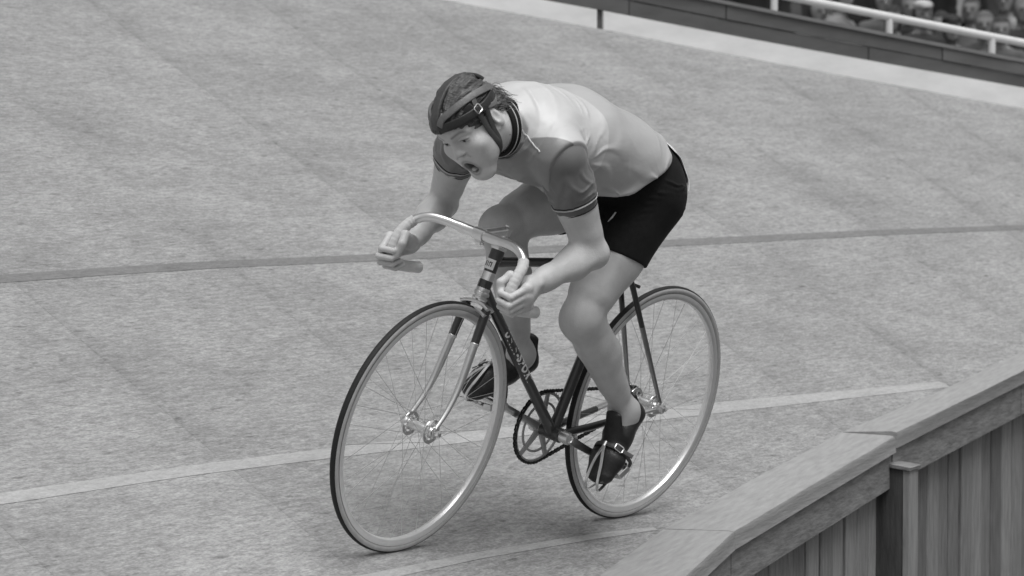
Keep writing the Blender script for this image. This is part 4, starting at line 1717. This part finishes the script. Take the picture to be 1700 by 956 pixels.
# ---- sleeves with striped cuffs, piping round the armholes
for s, sh, el in ((1, LSH, LEL), (-1, RSH, REL)):
    d = (el - sh) / np.linalg.norm(el - sh)
    o, n_ = armhole(s)
    c_end = sh + d * (.146 if s > 0 else .138)
    sv = Vol()
    tp_ = Vol()
    torso(tp_, .0055)
    tp_.keep(Half(o - n_ * .03, -n_), .003)
    tp_.keep(Cone(o, o + d * .25, .116, .104), .004)
    tp_.bound(o, .3)
    sv.u(tp_, .02)
    sv.u(Cone(sh + d * .015, sh + d * .08, .0575, .0560), .03)
    sv.u(Cone(sh + d * .08, sh + d * .20, .056, .0505), .03)
    wv = np.cross(d, V3(1, 0, 0))
    wv /= np.linalg.norm(wv)
    w2 = np.cross(d, wv)
    for k in range(11):
        a0 = rr_.uniform(0, 6.28)
        p0 = sh + d * rr_.uniform(.035, .07) + (wv * math.cos(a0) + w2 * math.sin(a0)) * .061
        a1 = a0 + rr_.uniform(.3, .9)
        p1 = sh + d * rr_.uniform(.09, .135) + (wv * math.cos(a1) + w2 * math.sin(a1)) * .057
        sv.bulge(ridge(p0, p1, .007, .008))
    for k in range(9):
        a0 = rr_.uniform(0, 6.28)
        z = rr_.uniform(.108, .128)
        p0 = sh + d * z + (wv * math.cos(a0) + w2 * math.sin(a0)) * .0565
        p1 = sh + d * (z + .01) + (wv * math.cos(a0 + .9) + w2 * math.sin(a0 + .9)) * .056
        sv.bulge(ridge(p0, p1, .006, .008))
    def crinkle(P, sh=sh, d=d, wv=wv, w2=w2, L=(.146 if s > 0 else .138)):
        x = (P - sh) @ d
        a_ = np.arctan2((P - sh) @ wv, (P - sh) @ w2)
        w_ = np.sin(x * 260 + 1.6 * np.sin(a_ * 2 + 1) + 1.3 * np.sin(a_ * 5 + x * 30)) * (.5 + .5 * np.sin(a_ * 3 + .4))
        lg = np.sin(a_ * 9 + 3 * np.sin(x * 40) + 2)
        return .0042 * np.maximum(0, w_) ** 2 * sstep(x, .06, .085) * (1 - sstep(x, L - .026, L - .016)) + .0026 * np.maximum(0, lg) ** 2 * sstep(x, .02, .04) * (1 - sstep(x, .07, .10))
    sv.bulge(crinkle)
    sv.keep(Half(c_end, d), .003)

    def stone(P, sh=sh, d=d, L=(.146 if s > 0 else .138)):
        x = L - (P - sh) @ d
        t = np.ones(len(P))
        t *= 1 - .25 * (x < .024)
        return t
    organic("sleeve", sv, np.minimum(sh, el) - .11, np.maximum(sh, el) + .11, .0030, M["sleeve"], rider, stone, n=10, smooth_it=1)
    so_ = [o_ for o_ in rider.children if o_.name.startswith("sleeve")][-1]
    tt_ = np.linspace(.02, .10, 161)
    for hgt, rad_, m_ in ((.0225, .0021, M["piping"]), (.0275, .0019, M["black"]), (.0015, .0017, M["black"])):
        c0 = sh + d * ((.146 if s > 0 else .138) - hgt)
        pts = []
        for a0 in np.linspace(0, 2 * math.pi, 41)[:-1]:
            dd_ = wv * math.cos(a0) + w2 * math.sin(a0)
            i_ = np.nonzero(sv.d(c0 + tt_[:, None] * dd_) < 0)[0]
            pts.append(c0 + dd_ * ((tt_[i_[-1]] if len(i_) else .05) + .0002))
        obj("stripe", MB().tube(pts, rad_, 8, closed=True), m_, so_)

# ---- striped collar
cax = V3(1, .05, -.16)
cax /= np.linalg.norm(cax)
cb_ = V3(.890, .003, 1.130)
CU = np.cross(V3(0, 1, 0), cax)
CU /= np.linalg.norm(CU)


def stretch_(mb):
    for i, v in enumerate(mb.v):
        q = v - cb_
        mb.v[i] = v + np.outer(q @ CU, CU) * .16
    return mb


col = MB()
prof = [(.0650, -.006), (.0655, .010), (.0640, .028), (.0625, .041), (.0590, .043), (.0570, .037), (.0590, -.002)]
co_ = obj("collar", stretch_(col.lathe(cb_, cax, prof, 60, True)), M["collar"], rider)
for h_, r_ in ((.012, .0664), (.027, .0651)):
    mb = MB()
    mb.lathe(cb_, cax, [(r_ - .001, h_ - .0016), (r_ + .0002, h_ - .0012), (r_ + .0002, h_ + .0012), (r_ - .001, h_ + .0016)], 60, True)
    obj("stripe", stretch_(mb), M["piping"], co_)

# ---- pinned corner of the number cloth showing in front of the hip
cc_ = MB()
cp = [V3(.497, .098, .898), V3(.475, .100, .925), V3(.462, .094, .922)]
cc_.add(cp + [p + V3(.006, .006, .001) for p in cp] + [(cp[0] + cp[1]) / 2 + V3(.006, .010, 0)], [(0, 2, 1), (3, 6, 5), (6, 4, 5), (0, 3, 5, 2), (1, 2, 5, 4), (0, 1, 4, 6, 3)])
obj("number_corner", cc_, M["number"], rider, smooth=False)

# ---- black shorts
sh_ = Vol()
sh_.u(ETube((.325, 0, .995), (.46, 0, 1.066), .154, .115, .149, .113), .03)
hips(sh_, .008)
for s, hi, kn in ((1, LHI, LKN), (-1, RHI, RKN)):
    leg = Vol()
    thigh(leg, hi, kn, .0065)
    d = (kn - hi) / np.linalg.norm(kn - hi)
    if s > 0:
        leg.keep(Half((.41, .12, .797), (.33, .04, -.943)), .003)
    else:
        leg.keep(Half(hi + d * .19, d), .003)
    leg.bound(lerp(hi, kn, .4), .42)
    sh_.u(leg, .035)
sh_.keep(Half((.44, 0, 1.12), (.80, 0, .60)), .004)
for k in range(11):                                             # creases fanning out at the seat
    z = .935 + .0125 * k
    sh_.bulge(ridge((.285, .183, z + .006 * math.sin(k * 2.3)), (.392 + .02 * math.sin(k * 1.7), .168, z - .022 + .004 * k), .0042, .0042, (.34, .184, z - .006 + .004 * math.sin(k * 3.1))))
for k in range(5):
    sh_.bulge(ridge((.46, .150, .90 + .018 * k), (.36, .172, .93 + .014 * k), .0055, .0032))
organic("shorts", sh_, (.10, -.26, .70), (.60, .26, 1.16), .0028, M["shorts"], rider, None, n=10, smooth_it=2)

# ---- race number cloth pinned over the rump
V, F = [], []
nu_, nv_ = 18, 10
tt_ = np.linspace(-.10, .08, 181)
for i in range(nu_ + 1):
    for j in range(nv_ + 1):
        u, w = i / nu_, j / nv_
        a = R(88 + 62 * u)
        y = .125 + .055 * u - .26 * w
        nn = V3(math.cos(a), -.35 * max(0, w - .3), math.sin(a))
        nn /= np.linalg.norm(nn)
        p = V3(.30, y, .985) + nn * .11
        D = sh_.d(p + tt_[:, None] * nn)
        k_ = np.nonzero(D < 0)[0]
        t0 = tt_[k_[-1]] if len(k_) else 0
        V.append(p + nn * (t0 + .004 + .0018 * math.sin(u * 11 + w * 4) + .004 * (w < .05)))
for i in range(nu_):
    for j in range(nv_):
        a = i * (nv_ + 1) + j
        F.append((a, a + 1, a + nv_ + 2, a + nv_ + 1))
num = obj("race_number", MB().add(V, F), M["number"], rider)
md = num.modifiers.new("thickness", 'SOLIDIFY')
md.thickness = .0015
md.offset = 1

# ---- hair
HB_R = V3(.0745, .0975, .0760)
HB_C = V3(0, -.0060, .0290)
hv = Vol()
hv.u(HEll(hp(*HB_C), tuple(HB_R), HR), .02)
hv.u(HEll(hp(.0, -.080, -.005), (.050, .028, .045), HR), .03)
hv.u(HEll(hp(.015, -.095, -.030), (.030, .020, .028), HR), .03)
hv.u(HEll(hp(.01, -.03, .083), (.045, .045, .020), HR), .03)
hv.cut(HEll(hp(0, .110, -.062), (.120, .10, .106), HR), .010)
for s in (-1, 1):
    hv.cut(HEll(hp(s * .076, -.010, -.046), (.034, .044, .062), HR), .010)


def strands(P):
    q = (P - HC) @ HR / HS
    a = np.arctan2(q[:, 0], q[:, 2] - .02)
    return .0026 * np.sin(a * 19 + 3.0 * np.sin(q[:, 1] * 42) + q[:, 1] * 30) + .0016 * np.sin(a * 47 + q[:, 1] * 75 + 2 * np.sin(q[:, 2] * 60))


hv.bulge(strands)
hair = organic("hair", hv, HC - .19, HC + .19, .0026, M["hair"], rider, None, n=10, smooth_it=1)
wisps = MB()
rw_ = random.Random(11)
for k in range(480):
    p = V3(rw_.uniform(-.030, .050), rw_.uniform(-.110, -.075), rw_.uniform(-.060, .020))
    L = rw_.uniform(.025, .05)
    dirn = V3(rw_.uniform(-.1, .35), -.60 + rw_.uniform(-.2, .2), -.55 + rw_.uniform(-.2, .25))
    pts = [hp(*(p + dirn * L * t + V3(0, .004 * t * t, -.010 * t * t) + V3(.004 * math.sin(3 * t + k), 0, .003 * math.cos(3 * t + k)))) for t in np.linspace(-.6, 1, 7)]
    wisps.tube(pts, np.linspace(.0012, .0003, 7), 4)
obj("wisps", wisps, M["wisp"], hair, kind="stuff")

# ---- padded strap helmet
helmet = bpy.data.objects.new("strap_helmet", None)
COL.objects.link(helmet)
helmet.parent = rider


headvol = Vol()
head(headvol)
hv0 = Vol()
hv0.u(headvol, .001)
hv0.u(HEll(hp(*HB_C), tuple(HB_R), HR), .01)
ONH = {}


def outside(p, n_, lift):
    """push p outwards along n_ until it clears head and hair by lift"""
    t = np.linspace(-.03, .05, 81)
    D = hv0.d(p + t[:, None] * n_)
    i = np.nonzero(D < 0)[0]
    t0 = t[i[-1]] if len(i) else -.03
    return p + n_ * (t0 + lift)


def onhead(az, el, lift=.004):
    """az from the face (0) towards the left ear (90), el up from the brow plane"""
    a, e = R(az), R(el)
    d = V3(math.sin(a) * math.cos(e), math.cos(a) * math.cos(e), math.sin(e))
    p = HB_C + d * HB_R
    n_ = HR @ (d / HB_R)
    n_ /= np.linalg.norm(n_)
    return outside(hp(*p), n_, lift), n_


def ribbon(name, path, w, t, m, par, lift=.004, n=9, tone=1.0, closed=False):
    pts = [onhead(a, e, lift) for a, e in spline(path, n, closed)]
    me_ = MB().tube([p for p, _ in pts], 1, 14, closed=closed, sec=(w / 2, t / 2), nrm=[q for _, q in pts]).mesh(name, m)
    at_ = me_.attributes.new("tone", 'FLOAT', 'POINT')
    me_.attributes["tone"].data.foreach_set("value", np.full(len(me_.vertices), tone, np.float32))
    return link(name, me_, par)


band = [(az, 4 + 7 * math.cos(R(az)) if abs(az) < 90 else 4 + 14 * math.cos(R(az))) for az in range(0, 360, 15)]
band = [(az, 17.0 * math.cos(R(az)) + 3.0 if math.cos(R(az)) > 0 else 3.0 + 12 * math.cos(R(az))) for az in range(0, 360, 15)]
ribbon("brow_band", band, .0225, .009, M["pad"], helmet, .006, 4, .45, True)


def ridge_strip(name, off, wdt, tone, e0, e1):
    """front-to-back pad; off = sideways angle from the middle line"""
    pts = []
    for t in np.linspace(0, 1, 12):
        phi = e0 + (e1 - e0) * t
        a, o = R(phi), R(off * (1 - .5 * (2 * t - 1) ** 2))
        d = V3(math.sin(o), math.cos(o) * math.cos(a), math.cos(o) * math.sin(a))
        pts.append((math.degrees(math.atan2(d[0], d[1])), math.degrees(math.asin(d[2]))))
    P = []
    for az, el in pts:
        p, q = onhead(az, el, .007)
        P.append((p, q))
    pp_ = spline([p for p, _ in P], 4)
    qq_ = spline([q for _, q in P], 4)
    me_ = MB().tube(pp_, 1, 14, sec=(wdt / 2, .0075), nrm=qq_).mesh(name, M["pad"])
    me_.attributes.new("tone", 'FLOAT', 'POINT')
    me_.attributes["tone"].data.foreach_set("value", np.full(len(me_.vertices), tone, np.float32))
    return link(name, me_, helmet)


def over_top(e0, e1, o0, o1, wdt, t, tone):
    """middle pad from the brow over the crown to the nape"""
    P, Q = [], []
    for f_ in np.linspace(0, 1, 26):
        a, o = R(e0 + (e1 - e0) * f_), R(o0 + (o1 - o0) * f_)
        d = V3(math.sin(o), math.cos(o) * math.cos(a), math.cos(o) * math.sin(a))
        n_ = HR @ (d / HB_R)
        n_ /= np.linalg.norm(n_)
        P.append(outside(hp(*(HB_C + d * HB_R)), n_, .007))
        Q.append(n_)
    me_ = MB().tube(P, 1, 14, sec=(wdt / 2, t / 2), nrm=Q).mesh("pad_strip", M["pad"])
    me_.attributes.new("tone", 'FLOAT', 'POINT')
    me_.attributes["tone"].data.foreach_set("value", np.full(len(me_.vertices), tone, np.float32))
    return link("pad_strip", me_, helmet)


over_top(20, 168, -10, 14, .027, .010, 1.15)
ribbon("pad_strip", [(2, 24), (14, 35), (50, 39), (86, 32), (122, 12), (140, -2)], .0185, .0085, M["pad"], helmet, .007, 6, 2.5)
ribbon("pad_strip", [(-18, 24), (-30, 34), (-60, 38), (-90, 30), (-124, 12), (-142, -2)], .0185, .0085, M["pad"], helmet, .007, 6, 2.0)
ribbon("side_strap", [(87, 34), (80, 23), (75, 12)], .014, .005, M["pad"], helmet, .006, 6, 1.5)
ribbon("side_strap", [(-87, 32), (-80, 22), (-75, 12)], .014, .005, M["pad"], helmet, .006, 6, 1.5)
ribbon("side_strap", [(122, 12), (127, -2), (124, -15), (108, -13), (91, -3)], .012, .005, M["pad"], helmet, .008, 6, 3.2)
for s in (-1, 1):
    for k, (a0, z0) in enumerate(((68, .002), (84, -.006))):
        p0, n0 = onhead(s * (a0 + 4), 9 - 9 * k, .008)
        P = [p0]
        for a_ in ((.074, .029 - .017 * k, -.030), (.064, .025 - .009 * k, -.066), (.050, .020, -.096)):
            nn = HR @ V3(s * 1.0, .15, -.25)
            P.append(outside(hp(s * a_[0], a_[1], a_[2]), nn / np.linalg.norm(nn), .0025))
        for a_ in ((.028, .020, -.120), (0, .022, -.126)):
            nn = HR @ V3(s * .3, .1, -1.0)
            P.append(outside(hp(s * a_[0], a_[1], a_[2]), nn / np.linalg.norm(nn), .0025))
        P = spline(P, 6)
        N_ = [HR @ V3(s * 1.0, .1, 0)] * 12 + [HR @ V3(s * .8, .1, -.5)] * 9 + [HR @ V3(s * .2, 0, -1)] * 10
        N_ = N_[:len(P)] + [N_[-1]] * max(0, len(P) - len(N_))
        me_ = MB().tube(P, 1, 10, sec=(.0075, .0018), nrm=N_).mesh("chin_strap", M["strap"])
        link("chin_strap", me_, helmet)
    p, q = onhead(s * 74, 11, .013)
    t_ = HR @ V3(0, 1, .1)
    u_ = np.cross(q, t_)
    loop = [p + t_ * x * .011 + u_ * y * .010 for x, y in ((1, .7), (.7, 1), (-.7, 1), (-1, .7), (-1, -.7), (-.7, -1), (.7, -1), (1, -.7))]
    obj("buckle", MB().tube(loop, .0016, 6, closed=True), M["chrome"], helmet)

# ---- shoes, toe clips, straps and pedals
for s, an in ((1, LAN), (-1, RAN)):
    hl, F_, lat, U_ = FOOT[s]
    sv = Vol()
    sec = [(.022, .036, .031, .036), (.10, .037, .0335, .037), (.172, .033, .0480, .033), (.220, .026, .041, .026)]
    for (a0, u0, w0, h0), (a1, u1, w1, h1) in zip(sec[:-1], sec[1:]):
        sv.u(ETube(fp(s, a0, 0, u0), fp(s, a1, 0, u1), w0, h0, w1, h1, lat=lat), .02)
    sv.u(ETube(fp(s, .018, 0, .035), fp(s, .002, 0, .100), .030, .017, .026, .010, lat=lat), .02)       # heel counter
    sv.u(ETube(fp(s, .115, 0, .060), fp(s, .082, .004, .118), .030, .013, .024, .009, lat=lat), .008)     # tongue
    sv.u(ETube(fp(s, .035, 0, .050), fp(s, .105, 0, .056), .034, .026, .036, .020, lat=lat), .02)
    sv.keep(Half(fp(s, .1, 0, .001), -U_), .004)
    for k in range(4):
        sv.bulge(ridge(fp(s, .150 + .007 * k, -.04, .045), fp(s, .155 + .007 * k, .04, .045), .003, .0016, fp(s, .150 + .007 * k, 0, .065)))
    organic("shoe", sv, np.minimum(hl, fp(s, .25, 0, .05)) - .08, np.maximum(hl, fp(s, .25, 0, .05)) + .10, .0028, M["leather"], rider, None, n=8, smooth_it=2)
    # pedal
    pc_ = PEDL if s > 0 else PEDR
    ped = MB()
    q0 = fp(s, 0, 0, 0)
    ya = V3(0, s, 0)
    ped.cyl(pc_ - ya * .052, pc_ + ya * .046, .0075, 12)
    for du, sg in ((.030, 1), (-.030, -1)):
        a = pc_ + F_ * du
        ped.tube([a - ya * .036, a - ya * .015 + F_ * sg * .004, a + ya * .015 + F_ * sg * .004, a + ya * .036], 1, 8, sec=(.011, .0018), nrm=F_)
    ped.tube([pc_ + F_ * .03 + ya * .036, pc_ + ya * .046, pc_ - F_ * .03 + ya * .036], 1, 8, sec=(.010, .0018), nrm=ya)
    ped.tube([pc_ + F_ * .03 - ya * .036, pc_ - ya * .042, pc_ - F_ * .03 - ya * .036], 1, 8, sec=(.010, .0018), nrm=ya)
    po = obj("pedal", ped, M["alloy"], bike)
    tc_ = MB()
    for l in (-.016, .018):
        P = spline([pc_ + F_ * .034 + ya * l * .6, fp(s, .232, l * .7, .000), fp(s, .268, l, .022), fp(s, .256, l * 1.05, .046), fp(s, .212, l * .75, .066), fp(s, .176, l * .25, .077), fp(s, .158, .001, .0795)], 6)
        tc_.tube(P, 1, 8, sec=(.0042, .0014), nrm=[U_ if i > 20 else F_ for i in range(len(P))])
    tc_.tube([fp(s, .148, .001, .081), fp(s, .162, .001, .0805)], .005, 8)
    obj("toe_clip", tc_, M["chrome"], po)
    ring = [(.0, .0775), (.024, .072), (.042, .055), (.0505, .032), (.050, .004), (.042, -.016), (0, -.020), (-.042, -.016), (-.050, .004), (-.0505, .032), (-.042, .055), (-.024, .072)]
    P = spline([fp(s, .152 - .12 * (.07 - u) * .2, l, u) for l, u in ring], 5, True)
    cen_ = fp(s, .152, 0, .030)
    so = obj("toe_strap", MB().tube(P, 1, 10, closed=True, sec=(.0062, .0016), nrm=[p - cen_ for p in P]), M["strap"], po)
    bc = fp(s, .150, .036, .064)
    bu = lat * s * .62 - U_ * .70
    bn = lat * s * .70 + U_ * .62
    loop = [bc + bn * .004 + F_ * x * .0085 + bu * y * .013 for x, y in ((1, .7), (.7, 1), (-.7, 1), (-1, .7), (-1, -.7), (-.7, -1), (.7, -1), (1, -.7))]
    obj("buckle", MB().tube(loop, .0020, 8, closed=True), M["chrome"], po)
    obj("strap_end", MB().tube([bc + bu * .012 + bn * .002, bc + bu * .03 + bn * .006, bc + bu * .046 + bn * .010], 1, 8, sec=(.0062, .0016), nrm=bn), M["strap"], po)

# ================================================================== SPECTATORS behind the railing
CAMP = V3(*CL)


def spectator(label, xy, floor, pose, coat, hair_, legs_=.06, turn=0.0, hat=None, shirt=None, scale=1.0, lean=0.0):
    to = CAMP - V3(xy[0], xy[1], 0)
    ang = math.atan2(to[1], to[0]) - math.pi / 2 + R(turn)
    root = thing("person", label, "person", Matrix.Translation((xy[0], xy[1], floor)) @ Matrix.Rotation(ang, 4, 'Z') @ Matrix.Scale(scale, 4), "spectators behind the railing")
    v = Vol()
    sit = pose != 'stand'
    pz = .45 if sit else .92
    ch = V3(0, lean, pz + .45)
    v.u(ETube((0, 0, pz), (0, lean * .6, pz + .25), .17, .12, .16, .115, lat=(1, 0, 0)), .05)
    v.u(ETube((0, lean * .6, pz + .25), ch, .16, .115, .175, .10, lat=(1, 0, 0)), .05)
    hd_ = ch + V3(0, .035, .235)
    for s in (-1, 1):
        shd = ch + V3(s * .165, 0, .005)
        if sit:
            elb, hnd = ch + V3(s * .245, .06, -.25), V3(s * .07, .34, pz + .15)
        else:
            elb, hnd = ch + V3(s * .225, .02, -.27), ch + V3(s * .21, .12, -.50)
        v.u(Cone(shd, elb, .062, .05), .03)
        v.u(Cone(elb, hnd, .048, .036), .03)
        v.u(Ell(hnd, (.040, .05, .04)), .02)
        if sit:
            kn_ = V3(s * .12, .44, pz + .06)
            v.u(Cone((s * .09, .02, pz), kn_, .088, .065), .04)
            v.u(Cone(kn_, (s * .11, .46, .09), .06, .045), .03)
            v.u(Cone((s * .11, .44, .05), (s * .13, .60, .04), .045, .04), .03)
        else:
            v.u(Cone((s * .09, 0, .9), (s * .10, .02, .48), .09, .062), .04)
            v.u(Cone((s * .10, .02, .48), (s * .10, 0, .09), .06, .045), .03)
            v.u(Cone((s * .10, -.02, .05), (s * .12, .15, .04), .045, .04), .03)
    v.u(Cone(ch, hd_ - V3(0, .02, .06), .062, .055), .03)
    v.u(Ell(hd_, (.074, .092, .112)), .02)
    v.u(Ell(hd_ + V3(0, .092, -.02), (.014, .018, .022)), .015)
    v.u(Ell(hd_ + V3(0, .05, -.075), (.045, .04, .035)), .02)
    v.u(Ell(hd_ + V3(0, -.02, .03), (.086, .094, .100)), .015)
    if hat:
        v.u(Ell(hd_ + V3(0, .0, .085), (.088, .105, .045)), .012)
        v.u(Ell(hd_ + V3(0, .085, .062), (.06, .05, .010)), .012)

    def tone(P):
        q = P - hd_
        t = np.full(len(P), coat)
        t = np.where((np.abs(P[:, 0]) < .05) & (P[:, 1] > .05) & (P[:, 2] > pz + .2), coat if shirt is None else shirt, t)
        t = np.where(P[:, 2] < (pz + .13 if sit else pz - .02), legs_, t)
        hands = np.minimum(np.linalg.norm(P - V3(.07, .34, pz + .15), axis=1), np.linalg.norm(P - V3(-.07, .34, pz + .15), axis=1)) if sit else \
            np.minimum(np.linalg.norm(P - (ch + V3(.21, .12, -.5)), axis=1), np.linalg.norm(P - (ch + V3(-.21, .12, -.5)), axis=1))
        t = np.where(hands < .065, .36, t)
        t = np.where(P[:, 2] < .085, .03, t)
        hdm = q[:, 2] > -.155
        face = (q[:, 1] > .018 + .25 * np.maximum(q[:, 2] - .035, 0)) & (q[:, 2] < .062)
        t = np.where(hdm, np.where(face | (q[:, 2] < -.095), .30, hair_), t)
        eyes = (np.abs(np.abs(q[:, 0]) - .031) < .015) & (np.abs(q[:, 2] - .008) < .011) & (q[:, 1] > .04)
        t = np.where(eyes, .10, t)
        mouth = (np.abs(q[:, 0]) < .024) & (np.abs(q[:, 2] + .066) < .007) & (q[:, 1] > .04)
        t = np.where(mouth, .16, t)
        if hat:
            t = np.where(q[:, 2] > .058, hat, t)
        return t
    organic("body", v, (-.36, -.22, -.02), (.36, .72, hd_[2] + .2), .0155, M["crowd"], root, tone, n=9, smooth_it=1)
    return root


def spot(px, dist):
    """ground position seen along a bearing: px is a bearing from straight ahead, right positive"""
    f = -np.array([CR[0][2], CR[1][2], CR[2][2]])
    r_ = np.array([CR[0][0], CR[1][0], CR[2][0]])
    p = CAMP + (f + r_ * math.tan(px)) * dist
    return p[0], p[1]


B = lambda deg: R(deg)
FL = .80
people = [
    ("fair haired seated spectator in a mid grey coat near the last rail post", 7.72, 30.0, FL - .06, 'sit', .09, .15, dict(scale=1.0)),
    ("small spectator with short dark hair peering over the rail beside the fair haired one", 7.99, 29.2, FL - .09, 'sit', .12, .05, dict(scale=.97)),
    ("pale haired spectator in a dark jacket at the very end of the row", 8.34, 29.6, FL + .05, 'sit', .05, .20, dict(scale=1.0, turn=12)),
    ("spectator in an open pale shirt seated behind the small dark haired one", 8.06, 31.0, FL + .16, 'sit', .32, .06, dict(scale=1.02, turn=-10)),
    ("spectator under a round white cap whose head just shows above the rail", 6.70, 29.8, FL + .02, 'sit', .045, .05, dict(hat=.62, turn=20)),
    ("standing spectator with a white shirt front inside a black jacket", 7.33, 31.2, FL, 'stand', .012, .03, dict(shirt=.42, turn=8)),
    ("lounging spectator in grey jacket and very pale trousers by the rail", 5.55, 28.6, FL + .12, 'sit', .22, .04, dict(legs_=.55, turn=58, lean=-.12)),
    ("spectator in a mid grey pullover sitting next to the pale trousers", 4.98, 28.9, FL + .02, 'sit', .17, .06, dict(legs_=.12, turn=30)),
    ("stooping spectator in charcoal coat directly behind the white cap", 6.52, 31.0, FL + .12, 'sit', .035, .10, dict(lean=.1)),
    ("spectator in dark coat and grey trousers seated between cap and white shirt front", 7.02, 30.4, FL - .05, 'sit', .05, .04, dict(legs_=.14)),
    ("bare headed seated spectator in a grey tweed coat leaning towards the white cap", 6.30, 29.9, FL - .02, 'sit', .10, .04, dict(turn=-25, lean=.05)),
    ("seated spectator in a flat dark cap right behind the second rail post", 7.18, 29.9, FL - .10, 'sit', .06, .05, dict(hat=.04, turn=10)),
    ("seated spectator in a light raincoat half hidden by the fair haired one", 7.52, 31.1, FL + .10, 'sit', .24, .07, dict(turn=-15)),
    ("seated spectator in a dark beret just beyond the open pale shirt", 8.22, 31.4, FL + .22, 'sit', .07, .06, dict(hat=.03, turn=15)),
    ("hunched spectator in a black coat between pullover and pale trousers", 5.25, 30.2, FL - .04, 'sit', .025, .05, dict(turn=-20, lean=.08)),
    ("seated spectator in a checked grey jacket behind the stooping charcoal coat", 6.05, 31.4, FL + .18, 'sit', .13, .05, dict(turn=18)),
    ("standing spectator in a black overcoat farthest along the rail towards the head of the rider", 3.95, 31.5, FL, 'stand', .014, .05, dict(turn=-12)),
    ("standing spectator in a charcoal suit just right of the first rail post", 4.60, 31.0, FL, 'stand', .022, .05, dict(shirt=.10, turn=15)),
    ("standing spectator in a black raincoat behind the pale trousers", 5.55, 32.2, FL, 'stand', .016, .06, dict(turn=5)),
    ("standing spectator in a grey raincoat behind the white cap", 6.25, 32.4, FL, 'stand', .07, .05, dict(turn=-8)),
    ("standing spectator in a black suit between the raincoat and the white shirt front", 6.90, 32.0, FL, 'stand', .011, .04, dict(turn=-4)),
    ("standing spectator in a dark tweed jacket behind the fair haired one", 7.75, 32.3, FL, 'stand', .05, .05, dict(turn=6)),
    ("standing spectator in a black coat behind the pale haired one at the row end", 8.35, 32.6, FL, 'stand', .018, .05, dict(turn=-9)),
]
for lab, deg, dist, fl, pose, coat, hr, kw in people:
    spectator(lab, spot(R(deg), dist), fl, pose, coat, hr, **kw)

# ---- the dark covered stand behind them
f0 = V3(*spot(R(1.5), 37.0), .8)
f1 = V3(*spot(R(13.5), 37.0), .8)
dv_ = (f1 - f0) / np.linalg.norm(f1 - f0)
nv_ = V3(-dv_[1], dv_[0], 0)
nv_ = nv_ * (1 if nv_ @ (CAMP - f0) > 0 else -1)
stand = thing("grandstand", "dark timber stand wall with upright boards behind the crowd", "stand", Matrix.Translation(tuple((f0 + f1) / 2)))
L = np.linalg.norm(f1 - f0)
rot = np.stack([dv_, nv_, V3(0, 0, 1)], 1)
for k in range(int(L / .3)):
    c = f0 + dv_ * (.3 * k + .15) + V3(0, 0, 1.3) + nv_ * rng.uniform(0, .015)
    o = obj("board", MB().box(c, (.285, .03, 2.6), rot), M["standdark"], stand, smooth=False)
    o.matrix_parent_inverse = stand.matrix_world.inverted()
for k in range(int(L / 2) + 1):
    c = f0 + dv_ * (2 * k) + nv_ * .08 + V3(0, 0, 1.4)
    o = obj("post", MB().box(c, (.12, .12, 2.8), rot), M["standdark"], stand, smooth=False)
    o.matrix_parent_inverse = stand.matrix_world.inverted()
c = (f0 + f1) / 2 + V3(0, 0, 2.85) + nv_ * .8
o = obj("roof", MB().box(c, (L + .4, 2.4, .10), rot), M["standdark"], stand, smooth=False)
o.matrix_parent_inverse = stand.matrix_world.inverted()
